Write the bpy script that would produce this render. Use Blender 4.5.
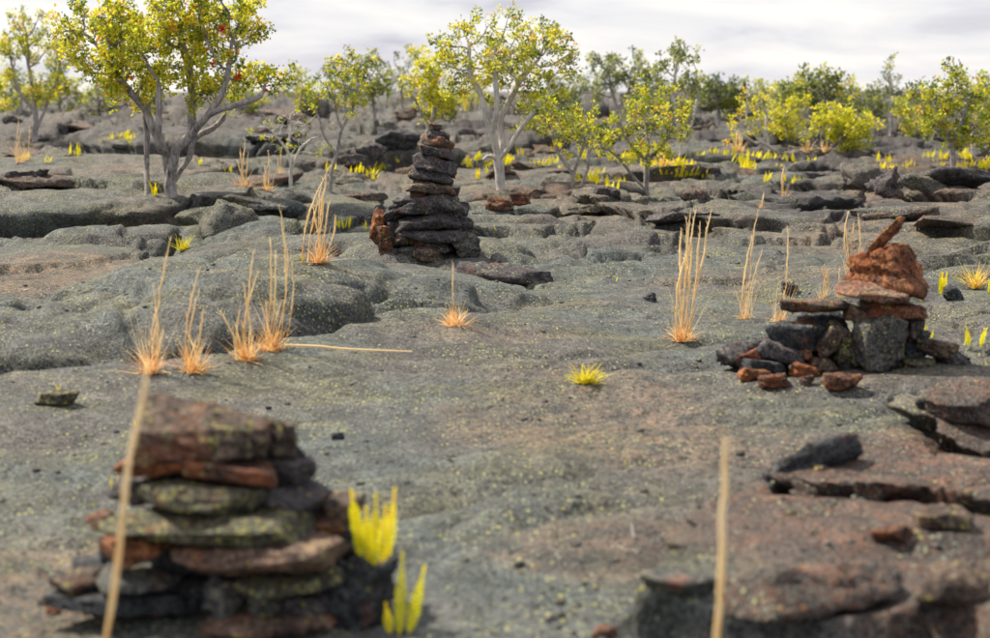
import bpy, math, random
import numpy as np
from mathutils import Vector, Euler, Matrix

for o in list(bpy.data.objects):
    bpy.data.objects.remove(o)
scene = bpy.context.scene
col = scene.collection

# ------------------------------------------------------------------ camera
CAMH = 1.6            # eye height in metres
FPX = 1650.0          # focal length in photograph pixels (60 mm on 36 mm)
HORIZON = 90.0
PITCH = math.atan((319.0 - HORIZON) / FPX)
cam_data = bpy.data.cameras.new("camera")
cam = bpy.data.objects.new("camera", cam_data)
col.objects.link(cam)
cam.location = (0, 0, CAMH)
cam.rotation_euler = (math.pi / 2 - PITCH, 0, 0)
cam_data.sensor_width = 36.0
cam_data.lens = 36.0 * FPX / 990.0
cam_data.clip_start = 0.1
cam_data.clip_end = 5000
cam_data.dof.use_dof = True
cam_data.dof.focus_distance = 14.5
cam_data.dof.aperture_fstop = 2.1
scene.camera = cam

# ------------------------------------------------------------------ light
SUN_ELEV = math.radians(52)
SUN_AZ = math.radians(-58)      # from +Y, clockwise positive: the sun stands to the left
sun_dir = Vector((math.sin(SUN_AZ) * math.cos(SUN_ELEV), math.cos(SUN_AZ) * math.cos(SUN_ELEV), math.sin(SUN_ELEV)))

world = bpy.data.worlds.new("World")
scene.world = world
world.use_nodes = True
wn, wl = world.node_tree.nodes, world.node_tree.links
wn.clear()
w_out = wn.new("ShaderNodeOutputWorld")
w_bg = wn.new("ShaderNodeBackground")
w_bg.inputs["Strength"].default_value = 0.1
sky = wn.new("ShaderNodeTexSky")
sky.sky_type = 'NISHITA'
sky.sun_disc = False
sky.sun_elevation = SUN_ELEV
sky.sun_rotation = SUN_AZ
tc = wn.new("ShaderNodeTexCoord")
mp = wn.new("ShaderNodeMapping")
mp.inputs["Scale"].default_value = (4.0, 4.0, 17)
mp.inputs["Location"].default_value = (3.1, 0.4, 2.3)
cn = wn.new("ShaderNodeTexNoise")
cn.inputs["Scale"].default_value = 1.6
cn.inputs["Detail"].default_value = 7
cn.inputs["Roughness"].default_value = 0.52
cn.inputs["Distortion"].default_value = 0.5
ramp = wn.new("ShaderNodeValToRGB")
e = ramp.color_ramp.elements
e[0].position = 0.34; e[0].color = (0.56, 0.55, 0.64, 1)
e[1].position = 0.58; e[1].color = (0.97, 0.94, 0.91, 1)
m = e.new(0.45); m.color = (0.81, 0.80, 0.83, 1)
mulc = wn.new("ShaderNodeVectorMath"); mulc.operation = 'SCALE'
mulc.inputs["Scale"].default_value = 5.75
mixs = wn.new("ShaderNodeMix"); mixs.data_type = 'RGBA'
mixs.inputs["Factor"].default_value = 0.93
wl.new(tc.outputs["Generated"], mp.inputs["Vector"])
wl.new(mp.outputs["Vector"], cn.inputs["Vector"])
wl.new(cn.outputs["Fac"], ramp.inputs["Fac"])
wl.new(ramp.outputs["Color"], mulc.inputs[0])
wl.new(sky.outputs["Color"], mixs.inputs["A"])
wl.new(mulc.outputs["Vector"], mixs.inputs["B"])
wl.new(mixs.outputs["Result"], w_bg.inputs["Color"])
wl.new(w_bg.outputs["Background"], w_out.inputs["Surface"])

sd = bpy.data.lights.new("sun", 'SUN')
sd.energy = 5.0
sd.angle = math.radians(2.5)
sd.color = (1.0, 0.89, 0.72)
so = bpy.data.objects.new("sun", sd)
col.objects.link(so)
so.rotation_euler = sun_dir.to_track_quat('Z', 'Y').to_euler()
so.location = sun_dir * 50

vs = scene.view_settings
vs.view_transform = 'Standard'
vs.look = 'None'
vs.exposure = 0.92
vs.gamma = 1.0
vs.use_curve_mapping = False
scene.render.engine = 'CYCLES'
scene.render.resolution_x = 1024
scene.render.resolution_y = 660

# ------------------------------------------------------------------ pixels and points
CP, SP = math.cos(PITCH), math.sin(PITCH)

def ray(px, py):
    u = (px - 495.0) / FPX
    v = (319.0 - py) / FPX
    # camera frame: right u, up v, forward 1
    return np.array([u, CP + v * SP, -SP + v * CP])

def on_plane(px, py, z=0.0):
    r = ray(px, py)
    t = (z - CAMH) / r[2]
    return np.array([r[0] * t, r[1] * t])

def at_dist(px, py, d):
    r = ray(px, py)
    t = d / r[1]
    return np.array([r[0] * t, d, CAMH + r[2] * t])

# ------------------------------------------------------------------ noise
def hsh(ix, iy, seed):
    h = (ix.astype(np.int64) * 374761393 + iy.astype(np.int64) * 668265263 + seed * 974634777) & 0xffffffff
    h = ((h ^ (h >> 13)) * 1274126177) & 0xffffffff
    h = (h ^ (h >> 16)) & 0xffffffff
    return h.astype(np.float64) / 4294967295.0

def pnoise(x, y, seed=0):
    ix = np.floor(x); iy = np.floor(y)
    fx = x - ix; fy = y - iy
    ux = fx * fx * fx * (fx * (fx * 6 - 15) + 10); uy = fy * fy * fy * (fy * (fy * 6 - 15) + 10)
    def g(ox, oy):
        a = hsh(ix + ox, iy + oy, seed) * 2 * math.pi
        return np.cos(a) * (fx - ox) + np.sin(a) * (fy - oy)
    a = g(0, 0); b = g(1, 0); c = g(0, 1); d = g(1, 1)
    return 1.4 * ((a * (1 - ux) + b * ux) * (1 - uy) + (c * (1 - ux) + d * ux) * uy)

def fbm(x, y, octs=4, seed=0, gain=0.5):
    t = 0; a = 1.0
    for i in range(octs):
        t = t + a * pnoise(x * 2 ** i, y * 2 ** i, seed + i * 17)
        a *= gain
    return t

def ridged(x, y, octs=3, seed=0):
    t = 0; a = 1.0
    for i in range(octs):
        t = t + a * (1 - np.abs(pnoise(x * 2 ** i, y * 2 ** i, seed + i * 13)) * 2)
        a *= 0.5
    return t

def voronoi(x, y, seed=0):
    ix = np.floor(x); iy = np.floor(y)
    f1 = np.full(x.shape, 9.0); f2 = np.full(x.shape, 9.0)
    idn = np.zeros(x.shape); dx = np.zeros(x.shape); dy = np.zeros(x.shape)
    for ox in (-1, 0, 1):
        for oy in (-1, 0, 1):
            cx = ix + ox + 0.1 + 0.8 * hsh(ix + ox, iy + oy, seed)
            cy = iy + oy + 0.1 + 0.8 * hsh(ix + ox, iy + oy, seed + 1)
            dd = np.hypot(x - cx, y - cy)
            near = dd < f1
            f2 = np.where(near, f1, np.minimum(f2, dd))
            f1 = np.where(near, dd, f1)
            idn = np.where(near, hsh(ix + ox, iy + oy, seed + 2), idn)
            dx = np.where(near, x - cx, dx); dy = np.where(near, y - cy, dy)
    return f1, f2, idn, dx, dy

def sstep(a, b, x):
    t = np.clip((x - a) / (b - a), 0, 1)
    return t * t * (3 - 2 * t)

# ------------------------------------------------------------------ ground height
# lobes of the flow: (cx, cy, rx, ry, turn, height, steepness)
LOBES = [
    (-1.95, 11.9, 1.25, 2.3, -0.15, 0.36, 2.6),     # hump behind the row of dry grass
    (-2.85, 10.1, 0.70, 0.95, 0.1, 0.22, 2.4),      # dark rounded toe
    (-3.6, 11.0, 1.0, 1.2, 0.3, 0.18, 2.2),
    (-4.9, 20.3, 2.6, 2.0, 0.12, 0.46, 4.0),        # shelf below the large tree
    (-2.85, 18.6, 0.75, 0.8, 0.0, 0.34, 3.2),
    (-2.45, 17.2, 0.6, 0.7, 0.4, 0.24, 3.0),
    (-3.5, 17.4, 0.9, 0.6, 0.2, 0.22, 3.0),
    (-1.9, 19.4, 0.9, 0.9, 0.2, 0.24, 3.0),
    (-0.85, 13.2, 1.15, 1.4, 0.25, 0.17, 2.2),
    (-0.95, 12.1, 0.95, 0.9, 0.2, 0.20, 3.0),
    (-0.55, 15.7, 1.05, 0.95, 0.25, 0.15, 3.0),     # ledge carrying the cairn
    (0.25, 18.9, 0.95, 0.75, 0.05, 0.13, 6.0),
    (0.95, 17.3, 1.3, 1.2, 0.1, 0.07, 5.0),
    (2.2, 19.5, 1.7, 1.2, 0.2, 0.10, 6.0),
    (3.6, 13.4, 1.6, 1.6, 0.0, 0.10, 4.0),
    (4.3, 10.8, 1.1, 0.9, 0.0, 0.12, 4.0),
    (2.35, 9.35, 1.25, 0.8, 0.0, 0.07, 3.0),        # under the toppled cairn
    (-1.4, 5.0, 0.9, 0.7, 0.0, 0.03, 3.0),
    (0.4, 24.0, 1.6, 1.6, 0.0, 0.20, 3.0),          # rise under the pale tree
    (-7.5, 30, 3.2, 3, 0.2, 0.4, 4.0),
    (-6.2, 40, 4.0, 3.5, 0.1, 0.7, 4.0),
    (-2.5, 36, 1.8, 1.4, 0.0, 0.55, 4.0),
    (-10, 55, 6, 5, 0.1, .6, 3.0),
    (-14, 75, 8, 6, 0.1, .8, 3.0),
    (-9, 100, 12, 8, 0.1, 1.1, 3.0),
    (8.2, 62, 5.0, 4.0, 0.0, .7, 4.0),
    (13, 85, 8.0, 5.0, 0.0, 1.0, 4.0),
    (20, 95, 9.0, 6.0, 0.0, .9, 4.0),
    (29, 110, 10.0, 6.0, 0.0, 1.0, 4.0),
    (3, 95, 10.0, 6.0, 0.0, .9, 4.0),
    (16, 120, 8.0, 6.0, 0.0, 1.5, 3.0),
    (7.6, 31.5, 2.0, 1.4, 0.1, 0.30, 5.0),
]
rngl = random.Random(5)
for k in range(150):
    d = 9.5 + 40 * rngl.random() ** 1.5
    x = (rngl.random() - 0.5) * (d * 0.85 + 3)
    if d < 16 and x < 3.5:
        continue
    s = (0.3 + 0.75 * rngl.random()) * (0.6 + d / 28)
    LOBES.append((x, d, s * (1.0 + 0.7 * rngl.random()), s * (0.6 + .4 * rngl.random()), rngl.uniform(-.4, .4),
                  s * rngl.uniform(0.06, 0.17), rngl.uniform(3, 6)))
for k in range(60):
    d = 50 + 90 * rngl.random()
    x = (rngl.random() - 0.5) * (d * 0.85)
    s = (0.6 + 1.4 * rngl.random()) * (d / 50)
    LOBES.append((x, d, s * 1.5, s, rngl.uniform(-.4, .4), s * rngl.uniform(0.12, 0.3), rngl.uniform(3, 6)))

# edges of overlapping sheets and cracks: pixel polyline, step on the near side (m), reach (m), groove depth, groove width
EDGES = [
    ([(-60, 392), (60, 384), (150, 378), (240, 366), (330, 347), (420, 338), (500, 334)], 0.055, 0.8, 0.05, 0.06),
    ([(250, 436), (330, 424), (420, 414), (500, 409), (580, 402)], 0.016, 0.5, 0.035, 0.03),
    ([(290, 392), (380, 380), (470, 374), (560, 366), (640, 362)], 0.02, 0.5, 0.02, 0.04),
    ([(330, 347), (380, 343), (440, 340), (520, 330), (590, 318)], 0.02, 0.4, 0.03, 0.03),
    ([(300, 312), (340, 300), (400, 294), (450, 298), (490, 310)], 0.03, 0.35, 0.04, 0.04),
    ([(300, 322), (360, 322), (410, 316), (470, 322)], 0.02, 0.3, 0.02, 0.04),
    ([(430, 246), (470, 256), (500, 268), (540, 280), (580, 276)], -0.05, 0.5, 0.05, 0.05),
    ([(470, 232), (500, 226), (545, 221), (580, 233)], 0.03, 0.5, 0.10, 0.07),
    ([(580, 262), (640, 254), (700, 262), (780, 256)], 0.02, 0.6, 0.05, 0.05),
    ([(560, 240), (620, 243), (660, 250), (720, 246)], 0.03, 0.8, 0.10, 0.07),
    ([(590, 214), (630, 222), (700, 226), (760, 222), (830, 232)], 0.05, 0.9, 0.14, 0.10),
    ([(640, 205), (720, 208), (800, 214), (880, 210)], 0.05, 0.9, 0.14, 0.12),
    ([(700, 275), (760, 282), (830, 276), (900, 286), (990, 280)], 0.03, 0.6, 0.07, 0.05),
    ([(860, 226), (900, 232), (960, 230), (1010, 236)], 0.07, 0.8, 0.16, 0.10),
    ([(620, 330), (700, 322), (760, 318)], 0.01, 0.5, 0.03, 0.03),
    ([(740, 240), (800, 250), (840, 266)], 0.02, 0.5, 0.08, 0.06),
    ([(0, 236), (60, 240), (130, 244), (200, 252)], 0.0, 0.5, 0.06, 0.08),
    ([(132, 296), (140, 275), (160, 255), (195, 240)], -0.05, 0.4, 0.06, 0.05),
    ([(400, 560), (470, 520), (540, 500), (620, 470)], 0.012, 0.5, 0.012, 0.05),
    ([(380, 470), (460, 455), (540, 445), (620, 425)], 0.012, 0.5, 0.014, 0.04),
    ([(0, 470), (60, 455), (120, 450)], 0.012, 0.5, 0.02, 0.04),
    ([(860, 405), (900, 420), (960, 425), (1010, 432)], 0.02, 0.4, 0.05, 0.04),
]
# raised sheets of crust with broken rims: pixel outline, thickness (m), rim width (m)
SHEETS = [
    ([(655, 596), (672, 560), (706, 528), (735, 500), (800, 480), (900, 488), (1010, 494), (1140, 560), (1140, 660), (1000, 640), (930, 612), (860, 622), (790, 612), (715, 612)], .15, .035),
    ([(800, 476), (850, 462), (930, 468), (1010, 458), (1140, 476), (1140, 530), (990, 522), (930, 506), (870, 513), (832, 502)], .13, .03),
    ([(922, 402), (960, 391), (1040, 386), (1080, 430), (980, 434), (935, 426)], .11, .03),
    ([(470, 227), (530, 221), (580, 224), (584, 235), (540, 237), (485, 236)], .13, .05),
    ([(625, 266), (700, 250), (775, 252), (765, 272), (690, 280)], .05, .05),
    ([(585, 212), (640, 204), (705, 207), (700, 220), (640, 224)], .14, .06),
    ([(690, 226), (760, 215), (835, 220), (828, 236), (750, 238)], .11, .06),
    ([(838, 232), (900, 220), (1010, 222), (1010, 240), (930, 244), (870, 240)], .15, .06),
    ([(560, 246), (610, 238), (668, 242), (655, 254), (600, 256)], .08, .05),
    ([(870, 210), (930, 196), (1010, 198), (1010, 212), (940, 216)], .2, .08),
    ([(735, 200), (800, 190), (862, 194), (850, 204), (790, 208)], .18, .08),
    ([(530, 204), (570, 194), (630, 196), (620, 206)], .16, .08),
    ([(880, 262), (930, 252), (1010, 250), (1010, 268), (940, 272)], .09, .05),
    ([(-40, 250), (40, 236), (120, 240), (150, 250), (90, 262), (-40, 275)], .07, .05),
    ([(250, 222), (310, 205), (370, 207), (365, 224), (310, 234)], .12, .05),
    ([(-40, 196), (60, 180), (150, 190), (230, 200), (240, 222), (150, 214), (60, 212), (-40, 222)], .12, .06),
]
SHEETS_W = [([on_plane(px, py, th * .8) for px, py in pl], th, rim) for pl, th, rim in SHEETS]
EDGES_W = [([on_plane(*p) for p in pl], st * (1.7 if pl[0][1] > 285 else 1), L, dep * (1.9 if pl[0][1] > 285 else 1), wd * (1.25 if pl[0][1] > 285 else 1)) for pl, st, L, dep, wd in EDGES]

# patches of bare brown, sandy crust (world x, y, rx, ry)
BROWN = [(-3.7, 14.0, 1.6, 1.9, .8), (0.55, 8.0, .9, 1.5, .7), (1.9, 6.0, 1.15, 1.3, 1.0), (2.5, 7.2, 1.0, .9, .9), (-1.2, 13.2, .8, .7, .5),
         (0.6, 22.5, 1.7, 2.4, .9), (3.6, 17.0, 1.2, 1.4, .6), (6.2, 24, 2.4, 3.0, .7), (-1.6, 5.2, .7, .5, .7), (2.4, 9.1, 1.1, .6, .4),
         (-5, 60, 10, 14, .6), (10, 40, 5, 5, .6), (1.6, 30, 3, 3, .5), (-6.5, 27, 2, 3, .5), (9.0, 31, 3, 4, .8), (0.35, 5.8, .5, .8, .5),
         (-1.6, 11.0, .5, .4, .6), (5.5, 19, 2, 2, .6), (2.0, 13.8, .9, .7, .4), (0.2, 10.3, .9, .3, .4), (0.7, 12.6, .7, .3, .5)]

def ground_fn(x, y):
    d = np.maximum(y, 2.0)
    far = sstep(28, 90, d)
    xw = x + 0.28 * pnoise(x / 1.3, y / 1.3, 3) + 0.12 * pnoise(x / 0.45, y / 0.45, 4) + 0.04 * pnoise(x / 0.15, y / 0.15, 8)
    yw = y + 0.28 * pnoise(x / 1.3, y / 1.3, 5) + 0.10 * pnoise(x / 0.45, y / 0.45, 6)
    h = 0.05 * fbm(x / 3.0, y / 3.0, 3, 11) + 0.10 * pnoise(x / 11, y / 11, 21) * sstep(6, 16, d)
    h = h + 0.28 * fbm(x / 9.0, y / 9.0, 4, 31) * far
    # lobes
    best = np.zeros(x.shape)
    for cx, cy, rx, ry, rot, hh, p in LOBES:
        ext = max(rx, ry) * 1.6 + 0.4
        idx = np.nonzero((np.abs(x - cx) < ext) & (np.abs(y - cy) < ext))
        if len(idx[0]) == 0:
            continue
        ax, ay = (xw[idx] - cx), (yw[idx] - cy)
        c, s = math.cos(rot), math.sin(rot)
        r2 = ((ax * c + ay * s) / rx) ** 2 + ((-ax * s + ay * c) / ry) ** 2
        r = np.sqrt(r2)
        prof = np.clip(1 - r ** p, 0, 1) ** (0.5 if p > 3.1 else 0.75)
        prof = prof * hh
        h[idx] -= np.minimum(.05, hh * .25) * np.exp(-((r - 1.02) / .07) ** 2)
        b = best[idx]
        # smooth maximum keeps a crease between neighbouring lobes
        k = 0.02
        hmx = np.maximum(b, prof) + k * np.exp(-np.abs(b - prof) / k) * 0.25 * (prof > 0) * (b > 0)
        best[idx] = hmx
    h = h + best
    for pts, th, rim in SHEETS_W:
        P = np.array(pts)
        lo = P.min(0) - .5; hi = P.max(0) + .5
        idx = np.nonzero((x > lo[0]) & (x < hi[0]) & (y > lo[1]) & (y < hi[1]))
        if len(idx[0]) == 0:
            continue
        sc_ = 1 if rim < .04 else 1.8
        qx = x[idx] + sc_ * (.09 * pnoise(x[idx] / .33, y[idx] / .33, 171) + .05 * pnoise(x[idx] / .11, y[idx] / .11, 173))
        qy = y[idx] + sc_ * (.09 * pnoise(x[idx] / .33, y[idx] / .33, 175) + .05 * pnoise(x[idx] / .11, y[idx] / .11, 177))
        bd = np.full(qx.shape, 99.0); ins = np.zeros(qx.shape, bool)
        for i in range(len(P)):
            a, b = P[i], P[(i + 1) % len(P)]
            ab = b - a
            t = np.clip(((qx - a[0]) * ab[0] + (qy - a[1]) * ab[1]) / (ab ** 2).sum(), 0, 1)
            bd = np.minimum(bd, np.hypot(qx - a[0] - t * ab[0], qy - a[1] - t * ab[1]))
            cr = ((a[1] > qy) != (b[1] > qy)) & (qx < (b[0] - a[0]) * (qy - a[1]) / (b[1] - a[1] + 1e-12) + a[0])
            ins ^= cr
        sd_ = np.where(ins, bd, -bd)
        h[idx] += th * (.75 + .5 * pnoise(x[idx] / .8, y[idx] / .8, 179)) * sstep(-rim, rim, sd_) - .3 * th * np.exp(-((sd_ + 1.5 * rim) / rim) ** 2)
    # broken plates with cracks
    pm = sstep(19.5, 24, d) * sstep(-1.2, 0.8, x - 0.02 * d) + sstep(26, 34, d) * 0.9
    pm = np.clip(pm, 0, 1) * (0.35 + 0.65 * sstep(-0.25, 0.3, pnoise(x / 5.0, y / 5.0, 77)))
    sc = 1.7
    f1, f2, idn, dx, dy = voronoi(xw / sc, yw / (sc * 0.85), 40)
    edge = f2 - f1
    plate = (idn - 0.5) * 0.16 + dx * (np.sin(idn * 91) * 0.16) + dy * (np.cos(idn * 57) * 0.16)
    crackw = sstep(0.0, 0.09, edge)
    h = h + pm * (plate * (0.8 + 1.2 * far) - 0.12 * (1 - crackw) * (1 + far))
    # larger broken blocks far off
    f1, f2, idn, dx, dy = voronoi(xw / 4.3 + 9.3, yw / 4.0, 60)
    pf = sstep(34, 60, d)
    h = h + pf * ((idn - 0.5) * 0.5 + dx * np.sin(idn * 33) * 0.35 + dy * np.cos(idn * 71) * 0.35 - 0.30 * (1 - sstep(0, 0.08, f2 - f1)))
    # layered crust: ragged terraces
    rx_ = xw + 0.16 * pnoise(x / 0.22, y / 0.22, 101); ry_ = yw + 0.16 * pnoise(x / 0.22, y / 0.22, 103)
    for sx, sy, amp, st_, lo_, hi_, sd_ in ((2.8, 2.0, .19, .055, 18.5, 25, 105), (6.5, 4.0, .55, .15, 30, 48, 115)):
        tt_ = amp * fbm(rx_ / sx, ry_ / sy, 4, sd_, .55)
        k_ = tt_ / st_; fl_ = np.floor(k_); fr_ = k_ - fl_
        terr = (fl_ + .12 * fr_ + .88 * sstep(.87, 1.0, fr_)) * st_
        msk = sstep(lo_, hi_, d) * (.15 + .85 * sstep(-.15, .25, pnoise(x / 6.0, y / 6.0, sd_ + 3)))
        if lo_ < 20: msk = msk * np.clip(sstep(-.6, .8, x - .01 * d) + sstep(23, 30, d), 0, 1)
        h = h + msk * terr
    # cracks and sheet edges read off the photograph
    for pts, st, L, dep, wd in EDGES_W:
        P = np.array(pts)
        lo = P.min(0) - 2.2 * L - 0.3; hi = P.max(0) + 2.2 * L + 0.3
        idx = np.nonzero((x > lo[0]) & (x < hi[0]) & (y > lo[1]) & (y < hi[1]))
        if len(idx[0]) == 0:
            continue
        jx = 0.10 * pnoise(x[idx] / 0.5, y[idx] / 0.5, 91) + 0.03 * pnoise(x[idx] / 0.12, y[idx] / 0.12, 93)
        qx, qy = x[idx] + jx, y[idx] + 1.3 * jx
        bd = np.full(qx.shape, 99.0); side = np.zeros(qx.shape); tt = np.zeros(qx.shape)
        n = len(P) - 1
        for i in range(n):
            a, b = P[i], P[i + 1]
            ab = b - a; l2 = (ab ** 2).sum()
            t = np.clip(((qx - a[0]) * ab[0] + (qy - a[1]) * ab[1]) / l2, 0, 1)
            ddx = qx - a[0] - t * ab[0]; ddy = qy - a[1] - t * ab[1]
            dd = np.hypot(ddx, ddy)
            m_ = dd < bd
            bd = np.where(m_, dd, bd)
            side = np.where(m_, np.sign(ab[0] * ddy - ab[1] * ddx), side)
            tt = np.where(m_, (i + t) / n, tt)
        fade = sstep(0, 0.12, tt) * sstep(0, 0.12, 1 - tt)
        var = 0.6 + 0.6 * pnoise(x[idx] / 0.7, y[idx] / 0.7, 95)
        near = np.where(side < 0, 1.0, 0.0)
        h[idx] += fade * (st * near * np.exp(-(bd / L) ** 2) - dep * var * np.exp(-(bd / wd) ** 2))
    # ropy folds and lumps
    # rounded ropes with sharp creases between them
    ph = (yw * 1.0 - 0.42 * xw + 1.1 * pnoise(x / 2.6, y / 2.6, 51)) * 3.3
    h = h + 0.075 * (np.abs(np.sin(ph)) ** .55 - .7) * (.25 + .75 * sstep(-0.25, 0.3, pnoise(x / 2.9, y / 2.3, 53))) * (1 - far) * sstep(4.5, 7, d)
    ph2 = (yw * .9 + 0.35 * xw + .7 * pnoise(x / 1.3, y / 1.3, 151)) * 11.0
    h = h + 0.016 * (np.abs(np.sin(ph2)) ** .6 - .7) * sstep(0.05, 0.35, pnoise(x / 1.9, y / 1.7, 153)) * (1 - far)
    rough = 0.55 + 0.75 * sstep(0.0, 0.4, fbm(x / 2.4, y / 2.4, 2, 55))
    h = h + rough * (0.015 + .007 * far) * fbm(x / 0.35, y / 0.35, 4, 57, 0.68)
    h = h + (0.16 * far + .03 * sstep(14, 26, d)) * fbm(x / 1.3, y / 1.3, 4, 58, 0.62)
    f1, f2, idn, dx, dy = voronoi(xw / 1.15 + 4.1, yw / 1.0, 62)
    h = h - 0.045 * np.exp(-((f2 - f1) / .05) ** 2) * sstep(-.05, .25, pnoise(x / 3.1, y / 3.1, 64)) * sstep(17, 22, d)
    h = h - 0.03 * np.clip(ridged(x / 1.1, y / 1.1, 2, 59) - 1.32, 0, 1) * rough * 3
    # keep the far plain low so that it closes at the horizon
    h = np.where(d > 170, h * (1 - 0.6 * sstep(170, 320, d)), h)
    return h

# one sheet, finer towards the viewer
ROWS = np.concatenate([np.exp(np.linspace(math.log(1.6), math.log(46), 800)),
                       np.exp(np.linspace(math.log(46), math.log(160), 190))[1:],
                       np.exp(np.linspace(math.log(160), math.log(1500), 40))[1:]])
tcol = np.linspace(-1, 1, 760)
TC = 0.55 * tcol + 0.45 * tcol ** 3
def half(d): return 0.72 * d + 3.2
XX = half(ROWS)[:, None] * TC[None, :]
YY = np.repeat(ROWS[:, None], len(TC), 1)
ZZ = ground_fn(XX, YY)
NR, NC = XX.shape

def blur(A, nr, nc):
    for ax, n in ((0, nr), (1, nc)):
        P = np.concatenate([np.repeat(A.take([0], ax), n, ax), A, np.repeat(A.take([-1], ax), n, ax)], ax)
        C = np.cumsum(P, ax)
        C = np.concatenate([np.zeros_like(C.take([0], ax)), C], ax)
        L = A.shape[ax]
        A = (C.take(np.arange(2 * n + 1, 2 * n + 1 + L), ax) - C.take(np.arange(L), ax)) / (2 * n + 1)
    return A
# broken crust edges hang over: high relief leans downhill, the foot of a step is undercut
ZB = blur(blur(ZZ, 2, 5), 2, 5)
ZL = blur(blur(ZZ, 5, 12), 5, 12)
GY = np.gradient(ZB, axis=0) / np.gradient(YY, axis=0)
GX = np.gradient(ZB, axis=1) / np.gradient(XX, axis=1)
GM = np.hypot(GX, GY)
lean = 2.6 * sstep(.10, .45, GM) * sstep(4.4, 6.0, YY) * (1 - sstep(60, 120, YY)) * (1 - .8 * sstep(7.6, 8.6, YY) * (1 - sstep(16, 19, YY)))
amt = np.clip((ZZ - ZL) * lean, -.16, .16) / (GM + 1e-6)
XD = XX - GX * amt
YD = YY - GY * amt

def zat(x, y):
    r = np.clip(np.searchsorted(ROWS, y) - 1, 0, NR - 2)
    fr = np.clip((y - ROWS[r]) / (ROWS[r + 1] - ROWS[r]), 0, 1)
    t = np.clip(x / half(y), -1, 1)
    c = np.clip(np.searchsorted(TC, t) - 1, 0, NC - 2)
    fc = np.clip((t - TC[c]) / (TC[c + 1] - TC[c]), 0, 1)
    return ((ZZ[r, c] * (1 - fc) + ZZ[r, c + 1] * fc) * (1 - fr) + (ZZ[r + 1, c] * (1 - fc) + ZZ[r + 1, c + 1] * fc) * fr)

def on_ground(px, py):
    """first point where the sight line through a photograph pixel meets the ground"""
    r = ray(px, py)
    ds = np.exp(np.linspace(math.log(2.0), math.log(400), 5000))
    t = ds / r[1]
    z = CAMH + r[2] * t
    g = zat(r[0] * t, ds)
    hit = np.nonzero(z <= g)[0]
    i = hit[0] if len(hit) else len(ds) - 1
    return Vector((r[0] * t[i], ds[i], float(g[i])))

# ------------------------------------------------------------------ material helpers
def newmat(name):
    m_ = bpy.data.materials.new(name)
    m_.use_nodes = True
    nt = m_.node_tree
    nt.nodes.clear()
    out = nt.nodes.new("ShaderNodeOutputMaterial")
    b = nt.nodes.new("ShaderNodeBsdfPrincipled")
    nt.links.new(b.outputs[0], out.inputs["Surface"])
    b.inputs["Specular IOR Level"].default_value = 0.25
    return m_, nt, b, out

def nnode(nt, t, **kw):
    n = nt.nodes.new(t)
    for k, v in kw.items():
        if k in n.inputs:
            n.inputs[k].default_value = v
        else:
            setattr(n, k, v)
    return n

def noise_n(nt, vec, scale, detail=4, rough=0.55, dist=0.0):
    n = nnode(nt, "ShaderNodeTexNoise", Scale=scale, Detail=detail, Roughness=rough, Distortion=dist)
    nt.links.new(vec, n.inputs["Vector"])
    return n.outputs["Fac"]

def ramp_n(nt, fac, stops):
    r = nt.nodes.new("ShaderNodeValToRGB")
    el = r.color_ramp.elements
    for i, (p, c) in enumerate(stops):
        if i < 2:
            x = el[i]; x.position = p
        else:
            x = el.new(p)
        x.color = (*c, 1) if len(c) == 3 else c
    nt.links.new(fac, r.inputs["Fac"])
    return r.outputs["Color"]

def mixc(nt, fac, a, b):
    n = nt.nodes.new("ShaderNodeMix"); n.data_type = 'RGBA'
    for s, k in ((fac, "Factor"), (a, "A"), (b, "B")):
        if isinstance(s, bpy.types.NodeSocket):
            nt.links.new(s, n.inputs[k])
        elif k == "Factor":
            n.inputs[k].default_value = s
        else:
            n.inputs[k].default_value = (*s, 1)
    return n.outputs["Result"]

def mth(nt, op, a, b=None, clamp=False):
    n = nt.nodes.new("ShaderNodeMath"); n.operation = op; n.use_clamp = clamp
    for i, s in enumerate((a, b)):
        if s is None: continue
        if isinstance(s, bpy.types.NodeSocket): nt.links.new(s, n.inputs[i])
        else: n.inputs[i].default_value = s
    return n.outputs[0]

def bump_n(nt, h, strength, dist, prev=None):
    b = nnode(nt, "ShaderNodeBump", Strength=strength, Distance=dist)
    nt.links.new(h, b.inputs["Height"])
    if prev: nt.links.new(prev, b.inputs["Normal"])
    return b.outputs["Normal"]

def remap(nt, v, a, b):
    n = nt.nodes.new("ShaderNodeMapRange")
    n.inputs["From Min"].default_value = a; n.inputs["From Max"].default_value = b
    nt.links.new(v, n.inputs["Value"])
    return n.outputs["Result"]

def voro(nt, vec, scale, feature='F1', rnd=1.0):
    n = nt.nodes.new("ShaderNodeTexVoronoi"); n.feature = feature
    n.inputs["Scale"].default_value = scale; n.inputs["Randomness"].default_value = rnd
    nt.links.new(vec, n.inputs["Vector"])
    return n

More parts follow.
